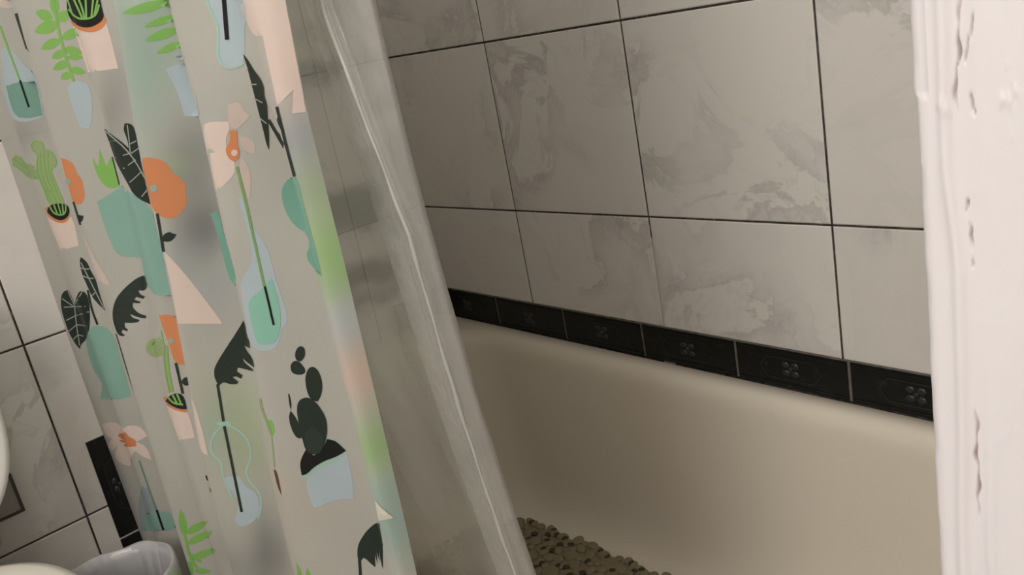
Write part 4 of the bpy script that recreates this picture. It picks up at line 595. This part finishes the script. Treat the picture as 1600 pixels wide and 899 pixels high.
# mouldy corner caulk
def mold():
    m, t = nt('mouldy_caulk'); n = N(t); p = n.obj()
    a = n.ramp(n.noise(p, 75, 3, .6), [(.56, 0.0), (.63, 1.0)])
    n.principled(n.mix(a, (.40, .37, .32), (.012, .01, .008)), .6, n.bump(n.noise(p, 60, 3), .4, .002)); return m
mat_mold = mold()
V, F = [], []
for i in range(90):
    v = -1.56+i*.07; r = .010+.004*math.sin(i*1.7)+.003*math.sin(i*4.1)
    for k in range(5):
        a = math.pi/2*k/4; V.append((XL+r*(1-math.sin(a))+.0005, r*(1-math.cos(a))+.0005, v))
for i in range(89):
    for k in range(4): F.append((i*5+k, i*5+k+1, i*5+k+6, i*5+k+5))
o = mesh_obj('trim_3', V, F, mat_mold, smooth=True); tag(o, kind='structure')

# ------------------------------------------------------------------ rest of the room
def shell(name, b, m):
    v, f = box_data(*b); o = mesh_obj(name, v, f, m); fix_normals(o); tag(o, kind='structure'); return o
shell('floor', (XL-.3, 6.3, -.3, ZR+.3, VF-.3, VF), mat_floor)
shell('ceiling', (XL-.3, 6.3, -.3, ZR+.3, 4.4, 4.7), mat_ceiling)
shell('wall_front', (XL-.3, 6.3, ZR, ZR+.3, VF, 4.4), mat_wall)
shell('wall_side', (6.0, 6.3, 2.44, ZR, VF, 4.4), mat_wall)
# wall beside the tub: its plastered nose, with a lumpy corner bead and a cracked seam, is close to the camera
def wall_nose():
    def fbm(x, y, seed, o=4):
        r = np.random.default_rng(seed); s = 0; amp = 1; fq = 1
        for _ in range(o):
            a, b, c, d = r.uniform(0, 6.28, 4); e = r.uniform(.7, 1.3, 4)
            s = s+amp*(np.sin(fq*e[0]*x+a+1.7*np.sin(fq*e[1]*y*.9+b))*np.sin(fq*e[2]*y+c+1.3*np.sin(fq*e[3]*x*1.1+d))); amp *= .55; fq *= 2.03
        return s
    vs = np.concatenate([np.linspace(VF, -1.0, 12)[:-1], np.linspace(-1.0, .45, 330), np.linspace(.45, 4.4, 14)[1:]])
    # profile from the tub side, round the bead, over the seam, along the face
    prof = [(3.440, 0.0), (3.440, 1.2), (3.440, 2.2), (3.440, 2.36)]+[(3.440, 2.36+.045*k/6) for k in range(1, 7)]
    prof += [(3.440+.020*(1-math.cos(math.radians(a))), 2.405+.022*math.sin(math.radians(a))) for a in range(6, 91, 6)]
    x = 3.4615
    while x < 3.62: prof.append((x, 2.427)); x += .0011
    prof += [(3.7, 2.427), (4.2, 2.427), (5.2, 2.427), (6.0, 2.427)]
    pa = np.array(prof); V = []; C = []
    seam_x = lambda v: 3.4905+.006*np.sin(2.1*v+.4)+.0030*np.sin(9*v)+.0016*np.sin(31*v)+.0012*np.sin(97*v+1)+.0008*np.sin(211*v)+np.where(v < -.1, .011*sst(-.1, -.25, v), 0)-.004*sst(-.42, -.6, v)
    jit = lambda v: .0011*math.sin(83*v)+.0009*math.sin(197*v+1)+.0006*math.sin(431*v+2)
    for v in vs:
        px, pz = pa[:, 0].copy(), pa[:, 1].copy()
        near = np.clip((pz-2.3)/.1, 0, 1)*np.clip((3.66-px)/.05, 0, 1)
        sx = seam_x(v)
        bx = 3.4905+.006*np.sin(2.1*v+.4)+(.011*sst(-.1, -.25, v))-.004*sst(-.42, -.6, v)
        # raised bead left of the seam, softer on its right; plaster lumps
        lump = fbm(px*60, v*5, 5, 3)*.00045+np.clip(fbm(px*75+3, v*33, 9, 4)-.55, 0, 1)*.0020*(.2+.8*float(v > -.12))
        pz = pz+near*(lump+.0060*np.exp(-((px-(bx-.015))/.008)**2)+.0035*np.exp(-((px-(bx+.019))/.008)**2)*(.5+.5*np.sin(7*v)))
        px = px+near*np.where(px < 3.450, .0004*np.sin(37*v)+.0003*np.sin(91*v+1), 0)
        chip = (v > -.035)                                   # the bead is chipped thinner above
        px = px-near*np.where((px < 3.456), .0040 if chip else 0, 0)
        pz = pz-near*np.where((px < 3.458) & chip, .003, 0)
        # crack: opens in stretches along the seam, side cracks in the upper part
        opn = max(0, math.sin(11*v+.6)*.6+math.sin(26*v+2)*.5-.12)
        cr = np.exp(-((px-sx)/(.0011+.0007*math.sin(140*v)))**2)*min(1, opn*1.6)
        s2 = 3.507+.25*(v-.03)+jit(v)
        cr = np.maximum(cr, .6*np.exp(-((px-s2)/.0011)**2)*float(.0 < v < .045))
        s3 = 3.5075-.05*(v+.07)+jit(v); cr = np.maximum(cr, .7*np.exp(-((px-s3)/.0014)**2)*float(-.06 < v < -.035))
        s4 = 3.498-.06*(v+.16)+jit(v); cr = np.maximum(cr, (.45+.5*math.sin(150*v))*np.exp(-((px-s4)/.0013)**2)*float(-.235 < v < -.155))
        cr = cr*near
        pz = pz-.006*cr
        for i in range(len(pa)): V.append((px[i], pz[i], v)); C.append(cr[i])
    n = len(pa); F = []
    for j in range(len(vs)-1):
        for i in range(n-1): F.append((j*n+i, j*n+i+1, (j+1)*n+i+1, (j+1)*n+i))
    b = len(V); V += [(6.0, 0, VF), (6.0, 0, 4.4)]; C += [0, 0]
    F.append((n-1, b, b+1, (len(vs)-1)*n+n-1)); F.append((0, (len(vs)-1)*n, b+1, b))
    o = mesh_obj('wall_right', V, F, mat_paint, smooth=True); fix_normals(o)
    at = o.data.attributes.new('crack', 'FLOAT', 'POINT'); at.data.foreach_set('value', np.clip(np.array(C, dtype=np.float32), 0, 1))
    tag(o, kind='structure')
wall_nose()

# ------------------------------------------------------------------ bathtub
def bathtub():
    sp = [(-.951, 3.441, .006, 2.205, .012, -3.098), (-.951, 3.441, .006, 2.205, .02, -1.83), (-.948, 3.438, .008, 2.198, .03, -1.79),
          (-.94, 3.43, .009, 2.185, .04, -1.772), (-.92, 3.41, .016, 2.165, .05, -1.766), (-.78, 3.26, .07, 2.05, .30, -1.766), (-.745, 3.225, .088, 2.02, .40, -1.769)]
    x0, x1, z0, z1 = -.735, 3.215, .096, 2.01
    for off, v, r in ((0, -1.772, .42), (.014, -1.779, .43), (.028, -1.793, .44), (.040, -1.813, .45), (.049, -1.838, .45), (.055, -1.87, .46), (.060, -1.93, .46), (.070, -2.05, .46), (.085, -2.2, .46), (.104, -2.4, .46), (.13, -2.6, .46), (.155, -2.72, .45), (.19, -2.81, .44), (.235, -2.865, .42), (.29, -2.892, .40), (.36, -2.902, .36), (.55, -2.905, .25), (.8, -2.906, .1)):
        e = max(0, -1.9-v)            # ends slope more than the sides
        sp.append((x0+off+e*.22, x1-off-e*.35, z0+off, z1-off, r, v))
    loops = []
    for (a, b, c, d, r, v) in sp:
        w = min(1, max(0, (v+2.9)/1.12)); loops.append([(x, z, v-.0255*x*w) for x, z in rrect(a, b, c, d, r)])
    v, f = loft(loops); root = empty('bathtub', W(1.2, 1.1, VF))
    o = mesh_obj('tub_shell', v, f, mat_tub, smooth=True); fix_normals(o); child(o, root)
    # drain and overflow at the end under the curtain
    v, f = loft([ring(-.02, 1.05, .08, .08, -2.9035), ring(-.02, 1.05, .075, .075, -2.895), ring(-.02, 1.05, .045, .045, -2.894), ring(-.02, 1.05, .04, .04, -2.905)], True, True)
    o = mesh_obj('drain', v, f, mat_steel, smooth=True); fix_normals(o); child(o, root); tag(o, 'round steel drain')
    tag(root, 'beige enamelled bathtub along the marble tiled wall below the black border', 'bathtub')
bathtub()

# ------------------------------------------------------------------ pebble bath mat on the tub floor
def bath_mat():
    m, t = nt('mat_vinyl'); n = N(t); p = n.obj()
    c = n.mix(n.noise(p, 30, 3), (.20, .17, .10), (.27, .23, .145))
    pr = n.principled(c, .35, n.bump(n.noise(p, 160, 2), .06, .001)); pr.inputs['Transmission Weight'].default_value = .0
    m2 = simple('mat_cup', (.045, .033, .016), .4, .2, 40)
    R = np.random.default_rng(4); X0, X1, Zs, Ze = -.30, 1.75, .375, 1.42
    pts = []                    # big and small pebbles packed by dart throwing
    for rad, tries in ((.052, 90), (.036, 900), (.026, 7000)):
        for _ in range(tries):
            x, z = R.uniform(X0, X1), R.uniform(Zs, Ze); r = rad*R.uniform(.88, 1.12)
            if all((x-q[0])**2+(z-q[1])**2 > ((r+q[2])*.80)**2 for q in pts): pts.append((x, z, r))
    V, F, V2, F2 = [], [], [], []
    vb = -2.9
    for (x, z, r) in pts:
        an = R.uniform(-.5, .5)+(0 if R.random() < .7 else 1.3); ea, eb = r*R.uniform(1.05, 1.25), r*R.uniform(.82, .98)
        k = len(V); n_ = 16; h = .005+.009*R.random()
        prof = [(1.0, .008), (1.03, .014), (.95, .016+h*.45), (.72, .016+h*.85), (.4, .016+h)]
        for (s, v) in prof:
            for j in range(n_):
                a = 2*math.pi*j/n_; u, w = ea*s*math.cos(a), eb*s*math.sin(a)
                V.append((x+u*math.cos(an)-w*math.sin(an), z+u*math.sin(an)+w*math.cos(an), vb+v))
        V.append((x, z, vb+.017+h*1.02))
        for i in range(4):
            for j in range(n_): a = k+i*n_+j; b = k+i*n_+(j+1) % n_; F.append((a, b, b+n_, a+n_))
        for j in range(n_): F.append((k+4*n_+j, k+4*n_+(j+1) % n_, k+5*n_))
    bm_v, bm_f = box_data(X0, X1, Zs, Ze, vb+.006, vb+.014)
    # suction cups show dark through the gaps and tops of some pebbles
    for i, (x, z, r) in enumerate(pts):
        if i % 3 == 0:
            q = [ring(x+.028, z+.006, .021, .021, vb+.0), ring(x+.028, z+.006, .019, .019, vb+.024), ring(x+.028, z+.006, .015, .015, vb+.027)]
            v, f = loft([[p for p in l[::4]] for l in q]); k = len(V2); V2 += v; F2 += [tuple(a+k for a in ff) for ff in f]
    # webbing between pebbles, kept inside their outline
    k = len(V)
    for (x, z, r) in pts: pass
    root = empty('bath_mat', W(.6, .9, vb))
    a = mesh_obj('pebbles', V, F, m, smooth=True); fix_normals(a); child(a, root)
    b = mesh_obj('suction_cups', V2, F2, m2, smooth=True); fix_normals(b); child(b, root); b['kind'] = 'stuff'
    bv, bf = box_data(X0+.02, X1-.02, Zs+.02, Ze-.02, vb+.006, vb+.012); c = mesh_obj('webbing', bv, bf, m); fix_normals(c); child(c, root)
    tag(root, 'olive brown pebble bath mat lying on the tub floor', 'bath mat')
bath_mat()

# ------------------------------------------------------------------ shower curtain
INK = dict(dark=(.022, .036, .028), dark2=(.034, .05, .038), black=(.008, .009, .009), green=(.27, .55, .13), greenstem=(.25, .42, .15), stem=(.22, .32, .24), olive=(.38, .47, .24),
           orange=(.74, .29, .125), peach=(.83, .69, .61), peachdim=(.68, .57, .50), pale=(.70, .60, .53), cream=(.80, .74, .62), blue=(.50, .60, .64), bluedim=(.36, .43, .44),
           teal=(.23, .42, .34), tealsoft=(.29, .50, .42), tealsoft2=(.42, .66, .56), tealdeep=(.22, .46, .36), tealbright=(.32, .62, .48), tealline=(.43, .62, .53),
           vein=(.42, .45, .41), dot=(.36, .50, .43), brown=(.16, .055, .03))
WCOL = dict(washteal=(.46, .66, .55), gray=(.20, .21, .21), washgreen=(.48, .62, .34), bluegray=(.36, .40, .44), green=(.36, .66, .20), blue=(.55, .64, .70), peach=(.84, .62, .50), teal=(.40, .60, .54), pale=(.72, .60, .5), washblue=(.48, .55, .58))
BASE = (.665, .665, .60)
VT, VBOT = 2.78, -2.72
def shower_curtain():
    nx, nv = 420, 300
    vv = np.concatenate([np.linspace(VBOT, -2.0, 20)[:-1], np.linspace(-2.0, .45, 240), np.linspace(.45, VT, 42)[1:]]); nv = len(vv)
    V = []; col = []
    for v in vv:
        c = crests(v); xs = np.linspace(XL+.004, c[7], nx)
        zz = zsurf(xs, v)
        V += [(x, z, v) for x, z in zip(xs, zz)]
        cc = np.tile(np.array(BASE), (nx, 1))
        for (cn, s, bx, bv, e1, e2, sk) in WASH:
            d = ((xs-bx+sk*(v-bv)*-1)/e1)**2*.5+((v-bv)/e2)**2*.5
            w = (s*np.exp(-d))[:, None]; cc = cc*(1-w)+np.array(WCOL[cn])*w
        # cloudy wash of the print
        cl = .5+.5*np.sin(3.1*xs+2.3*v+1.2*np.sin(2.7*v+1))*np.sin(4.3*v-1.9*xs)
        cc = cc*(1-.10*cl[:, None])+np.array((.50, .53, .50))*(.10*cl[:, None])
        col.append(cc)
    F = []
    for j in range(nv-1):
        for i in range(nx-1): F.append((j*nx+i, j*nx+i+1, (j+1)*nx+i+1, (j+1)*nx+i))
    FM = [0]*len(F); mats = [film('curtain_film', BASE, CT, CL, .4, .16, attr='wash')]; idx = {}
    col = [tuple(c)+(1,) for cc in col for c in cc]
    upper = [(c_, l_, [a_ if k_ % 2 == 0 else a_+4000 for k_, a_ in enumerate(p_)]) for c_, l_, p_ in PRINTS if min(p_[1::2]) > -2900 and max(p_[1::2]) < 1100]   # the print repeats up the cloth
    for (cn, layer, flat) in PRINTS+upper:
        if cn not in idx: idx[cn] = len(mats); mats.append(film('print_'+cn, INK[cn], .02, .30, .4, .10))
        P = [Vector((flat[i]/2000, flat[i+1]/2000)) for i in range(0, len(flat), 2)]
        n = len(P); xs = [p[0] for p in P]; ys = [p[1] for p in P]; st = .011
        ins = []
        gx = np.arange(min(xs), max(xs), st); gy = np.arange(min(ys), max(ys), st*1.6)
        A = np.array([(p[0], p[1]) for p in P])
        if len(gx) and len(gy):
            GX, GY = np.meshgrid(gx, gy); gxf, gyf = GX.ravel(), GY.ravel(); inside = np.zeros(len(gxf), bool)
            for i in range(n):
                (ax, ay), (bx, by) = A[i], A[(i+1) % n]
                if ay != by:
                    cnd = ((ay > gyf) != (by > gyf)) & (gxf < (bx-ax)*(gyf-ay)/(by-ay)+ax); inside ^= cnd
            ins = [Vector((a, b)) for a, b in zip(gxf[inside], gyf[inside])]
        try: vs, _, fs, _, _, _ = delaunay_2d_cdt(P+ins, [], [tuple(range(n))], 1, 1e-6)
        except Exception: continue
        if not vs: continue
        q = np.array([(a[0], a[1]) for a in vs]); x, v = q[:, 0], q[:, 1]
        e = 1e-3; dx = (zsurf(x+e, v)-zsurf(x-e, v))/(2*e); dv = (zsurf(x, v+e)-zsurf(x, v-e))/(2*e)
        L = np.sqrt(dx*dx+dv*dv+1); d = .0009*layer
        z = zsurf(x, v); k = len(V)
        V += [(a-dx_/l*d, c+d/l, b-dv_/l*d) for a, b, c, dx_, dv_, l in zip(x, v, z, dx, dv, L)]
        col += [(.5, .5, .5, 1)]*len(x)
        for f in fs: F.append(tuple(k+i for i in f)); FM.append(idx[cn])
    root = empty('shower_curtain', W(.6, 2.36, VBOT))
    o = mesh_obj('printed_panel', V, F, mats, smooth=True, fmat=FM); child(o, root)
    at = o.data.attributes.new('wash', 'FLOAT_COLOR', 'POINT'); at.data.foreach_set('color', np.array(col, dtype=np.float32).ravel())
    # welded side hem and bottom hem
    V, F = [], []
    for j, v in enumerate(vv[::4]):
        xe = float(crests(v)[7]); zl = zsurf(np.array([xe-.03, xe-.004, xe]), v)
        V += [(xe-.03, zl[0]-.002, v), (xe-.004, zl[1]-.004, v), (xe-.001, zl[2]-.002, v)]
        if j:
            k = len(V)-6; F += [(k, k+1, k+4, k+3), (k+1, k+2, k+5, k+4)]
    o = mesh_obj('side_hem', V, F, film('hem_film', BASE, .05, .3, .4, .16), smooth=True); child(o, root)
    tag(root, 'frosted shower curtain printed with cacti, potted plants and orange flowers', 'shower curtain')
CT, CL = .10, .46
shower_curtain()

# ------------------------------------------------------------------ clear liner hanging inside the tub
def liner():
    def zbase(v): d = max(0, .45-v); return 2.148-.03*d-.03*d*d+.01*max(0, v-.45)
    vs = np.concatenate([np.linspace(2.78, .5, 40)[:-1], np.linspace(.5, -1.5, 260), np.linspace(-1.5, -2.25, 20)[1:]])
    kx = lambda v, a: float(np.interp(v, [-2.6, -1.3, -.9, -.5, -.2, .22, 2.8], a))
    V1, V2 = [], []; n1, n2 = 170, 110
    for v in vs:
        zb = zbase(v)
        xr = kx(v, [1.98, 2.004, 2.012, 2.026, 2.032, 2.054, 2.06])
        xl = kx(v, [1.83, 1.84, 1.845, 1.85, 1.845, 1.803, 1.78]); xm = min(xr-.020, kx(v, [1.93, 2.0, 2.035, 2.03, 1.985, 1.918, 1.9]))
        for i in range(n1):          # inner sheet from the end wall to the turned edge
            t = i/(n1-1); xs_ = -.80+.65*(1-sst(-1.80, -1.30, v)); x = xs_+(xr-xs_)*t
            z = zb+.022*math.sin(x*7.5+.3*v)*(1-t)+.010*math.sin(x*17+1-.8*v)*(1-t*.6)
            z += .0008*math.sin(23*v+11*x)*math.sin(40*x-9*v)
            V1.append((x, z, v))
        for i in range(n2):          # folded back in front of it: rounded edge, ridge, free edge
            t = i/(n2-1); x = xr+(xl-xr)*t
            z = zb+.012+.020*math.sin(math.pi*min(1, t*6)/2)
            z += .022*math.exp(-((x-xm)/.0075)**2)+.006*math.exp(-((x-xm+.05)/.022)**2)
            z += .0009*math.sin(19*v+2*math.sin(7*v)+60*x)*math.sin(33*v-25*x+1)+.0004*math.sin(71*v+90*x)
            V2.append((x, z, v))
    def grid(n, m, off=0): return [(off+j*n+i, off+j*n+i+1, off+(j+1)*n+i+1, off+(j+1)*n+i) for j in range(m-1) for i in range(n-1)]
    m = len(vs); F = grid(n1, m)+grid(n2, m, len(V1)); k = len(V1)
    F += [(j*n1+n1-1, k+j*n2, k+(j+1)*n2, (j+1)*n1+n1-1) for j in range(m-1)]
    root = empty('shower_liner', W(1.4, 2.1, -2.25))
    nf = (n1-1)*(m-1)
    o = mesh_obj('liner_sheet', V1+V2, F, [film('clear_vinyl', (.50, .49, .45), LT, .40, .20, .30, bump=.22, bscale=38), film('clear_vinyl_edge', (.60, .59, .55), .66, .40, .20, .34, bump=.22, bscale=38)], smooth=True, fmat=[0]*nf+[1]*(len(F)-nf)); child(o, root)
    SV, SF = [], []; n_ = 8; ws = [v for v in vs]  # tube added along the ridge; its pale colour stands in for a highlight
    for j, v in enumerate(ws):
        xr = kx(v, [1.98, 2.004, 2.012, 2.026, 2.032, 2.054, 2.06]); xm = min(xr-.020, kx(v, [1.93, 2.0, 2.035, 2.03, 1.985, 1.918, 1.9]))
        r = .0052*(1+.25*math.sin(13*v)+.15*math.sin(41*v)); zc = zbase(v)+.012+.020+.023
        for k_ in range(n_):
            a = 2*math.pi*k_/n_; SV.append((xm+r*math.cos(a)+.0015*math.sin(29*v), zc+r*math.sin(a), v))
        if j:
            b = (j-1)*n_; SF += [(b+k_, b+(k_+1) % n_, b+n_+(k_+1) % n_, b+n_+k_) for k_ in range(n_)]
    o = mesh_obj('crease_highlight', SV, SF, film('highlight_vinyl', (.74, .73, .69), .18, .45, .3, .4), smooth=True); child(o, root); o['label'] = 'pale painted highlight along the crease'
    tag(root, 'clear frosted vinyl liner hanging inside the tub with a folded edge', 'shower liner')
LT = .45
liner()
# tension rod both hang from, above the frame
v, f = loft([[(x, 2.30+.036*math.cos(a), 2.83+.036*math.sin(a)) for a in [2*math.pi*k/24 for k in range(24)]] for x in (XL, XL+.03, 3.40, 3.446)])
rod = empty('curtain_rod', W(1.2, 2.30, 2.83)); o = mesh_obj('rod_tube', v, f, mat_steel, smooth=True); fix_normals(o); child(o, rod)
tag(rod, 'steel tension rod above the shower curtain', 'curtain rod')

# ------------------------------------------------------------------ waste bin with a bag
def bin_():
    cx, cz, vt = -.12, 2.668, -1.93
    mb = simple('bin_plastic', (.62, .61, .59), .4, .04, 10)
    root = empty('waste_bin', W(cx, cz, VF))
    v, f = loft([ring(cx, cz, r, r, q) for r, q in ((.195, VF+.002), (.205, VF+.02), (.250, vt-.03), (.258, vt-.02), (.258, vt-.005), (.252, vt), (.246, vt-.02), (.196, VF+.05))])
    o = mesh_obj('bin_body', v, f, mb, smooth=True); fix_normals(o); child(o, root)
    tag(root, 'small round waste bin standing beside the toilet below the curtain', 'waste bin')
    bag = empty('bin_bag', W(cx, cz, vt))
    w = lambda s, ph: (lambda a: s*(math.sin(5*a+ph)+.6*math.sin(11*a+2*ph)+.5*math.sin(17*a+1.3*math.sin(3*a))+.5*math.sin(29*a+2*math.sin(4*a))))
    prof = [(.268, vt-.42, .014, 0), (.270, vt-.30, .012, .3), (.272, vt-.16, .010, .5), (.274, vt-.05, .005, .7), (.272, vt+.004, .003, .9), (.262, vt+.014, .002, 1), (.250, vt+.008, .002, 1),
            (.240, vt-.04, .008, 1.2), (.230, vt-.12, .018, 1.5), (.222, vt-.25, .026, 1.9), (.212, vt-.45, .035, 2.3), (.20, vt-.75, .035, 2.6), (.18, vt-1.0, .03, 2.9), (.10, vt-1.09, .05, 3), (.02, vt-1.085, 0, 3)]
    v, f = loft([ring(cx, cz, r, r, q, 180, w(s, ph)) for r, q, s, ph in prof], False, True)
    v = [(x, z, q+.010*math.sin(3*math.atan2(z-cz, x-cx)+.5)+.005*math.sin(8*math.atan2(z-cz, x-cx)+1)) if q > vt-.9 else (x, z, q) for x, z, q in v]
    o = mesh_obj('bag_film', v, f, film('bag_film', (.64, .635, .64), .12, .35, .3, .25, bump=.3, bscale=30), smooth=True); child(o, bag)
    tag(bag, 'translucent white bag lining the small bin, folded over its rim', 'bin bag')
bin_()

# ------------------------------------------------------------------ toilet against the left wall
def toilet():
    cz = 3.42; root = empty('toilet', W(-.1, cz, VF))
    def part(name, v, f, m, p=root, sm=True):
        o = mesh_obj(name, v, f, m, smooth=sm); fix_normals(o); child(o, root)
        return o
    def oval(x0, x1, hw, v, n=64, k=.0):
        # egg outline: blunt at the hinge (x0), round at the front (x1)
        pts = []
        for j in range(n):
            a = 2*math.pi*j/n; c, s = math.cos(a), math.sin(a)
            ex = 2.6 if c < 0 else 2.05
            X = math.copysign(abs(c)**(2/ex), c); Y = math.copysign(abs(s)**(2/ex), s)
            pts.append(((x0+x1)/2+(x1-x0)/2*X, cz+hw*Y, v))
        return pts
    x0, x1 = -.53, 1.00
    part('pedestal', *loft([oval(-.3, .55, .30, VF+.002), oval(-.3, .55, .30, VF+.08), oval(-.25, .5, .26, VF+.35), oval(-.35, .75, .34, -2.35), oval(-.40, .98, .46, -2.02), oval(-.42, 1.0, .49, -1.86), oval(-.42, 1.0, .49, -1.835), oval(-.38, .96, .46, -1.825)]), mat_porcelain)
    sv = -1.75
    lo = [oval(x0, x1, .585, sv-.055), oval(x0-.005, x1+.005, .615, sv-.03), oval(x0, x1, .607, sv-.008), oval(x0+.02, x1-.02, .57, sv), oval(x0+.2, x1-.2, .36, sv-.004), oval(x0+.22, x1-.22, .34, sv-.03), oval(x0+.22, x1-.22, .34, sv-.055)]
    v, f = loft(lo, False, False); n = 64; f += [(k, (k+1) % n, 6*n+(k+1) % n, 6*n+k) for k in range(n)]
    part('toilet_seat', v, f, mat_seat)
    # raised lid leaning on the tank: the same egg outline stood up
    ang = math.radians(96); hx, hv = -.475, -1.725
    def up(pts, th):
        r = []
        for (x, z, v) in pts:
            d = x-x0+.02; r.append((hx+d*math.cos(ang)-th*math.sin(ang)*-1*0+th, z, hv+d*math.sin(ang)))
        return r
    def lid(h, th, s=0): return up(oval(x0+s, x0+h-s, LW-s, 0), th)
    LW = .65
    part('toilet_lid', *loft([lid(1.42, -.05, .03), lid(1.42, -.045, .008), lid(1.42, -.02), lid(1.42, .0, .006), lid(1.42, .012, .03), lid(1.42, .005, .10)]), mat_porcelain)
    tk = [(-.95, -.66, cz-.48, cz+.48, .10, -1.80), (-.95, -.63, cz-.51, cz+.51, .11, -1.55), (-.95, -.61, cz-.53, cz+.53, .12, -.62), (-.955, -.60, cz-.55, cz+.55, .12, -.61), (-.955, -.59, cz-.56, cz+.56, .12, -.56), (-.95, -.61, cz-.54, cz+.54, .12, -.53)]
    part('tank', *loft([[(x, z, b[5]) for x, z in rrect(*b[:5])] for b in tk]), mat_porcelain)
    part('neck', *loft([[(x, z, q) for x, z in rrect(-.9, -.2, cz-.4, cz+.4, .1)] for q in (-2.2, -1.78)]), mat_porcelain)
    v, f = loft([[(-.61+d, cz+.45+.03*math.cos(a), -.75+.03*math.sin(a)) for a in [2*math.pi*k/16 for k in range(16)]] for d in (0, .05)])
    o = part('flush_handle', v, f, mat_steel); o['label'] = 'steel flush handle'
    tag(root, 'white toilet with raised lid against the tiled wall at the left', 'toilet')
toilet()
# grey recessed plate with a dark edge on the left wall, mostly behind the lid
pl = empty('wall_plate', W(XL, 3.0, -1.675))
v, f = box_data(XL-.004, XL+.010, 2.79, 3.21, -1.765, -1.585); o = mesh_obj('plate_face', v, f, simple('plate_grey', (.34, .32, .285), .4, .1, 30)); fix_normals(o); child(o, pl)
V, F = [], []
for b in ((2.775, 2.79, -1.78, -1.57), (3.21, 3.225, -1.78, -1.57), (2.79, 3.21, -1.78, -1.765), (2.79, 3.21, -1.585, -1.57)):
    v, f = box_data(XL-.004, XL+.014, *b); k = len(V); V += v; F += [tuple(a+k for a in ff) for ff in f]
o = mesh_obj('plate_edge', V, F, simple('plate_dark_edge', (.06, .05, .04), .5, .2, 40)); fix_normals(o); child(o, pl)
tag(pl, 'grey rectangular plate with dark edge on the wall behind the raised toilet lid', 'wall plate')
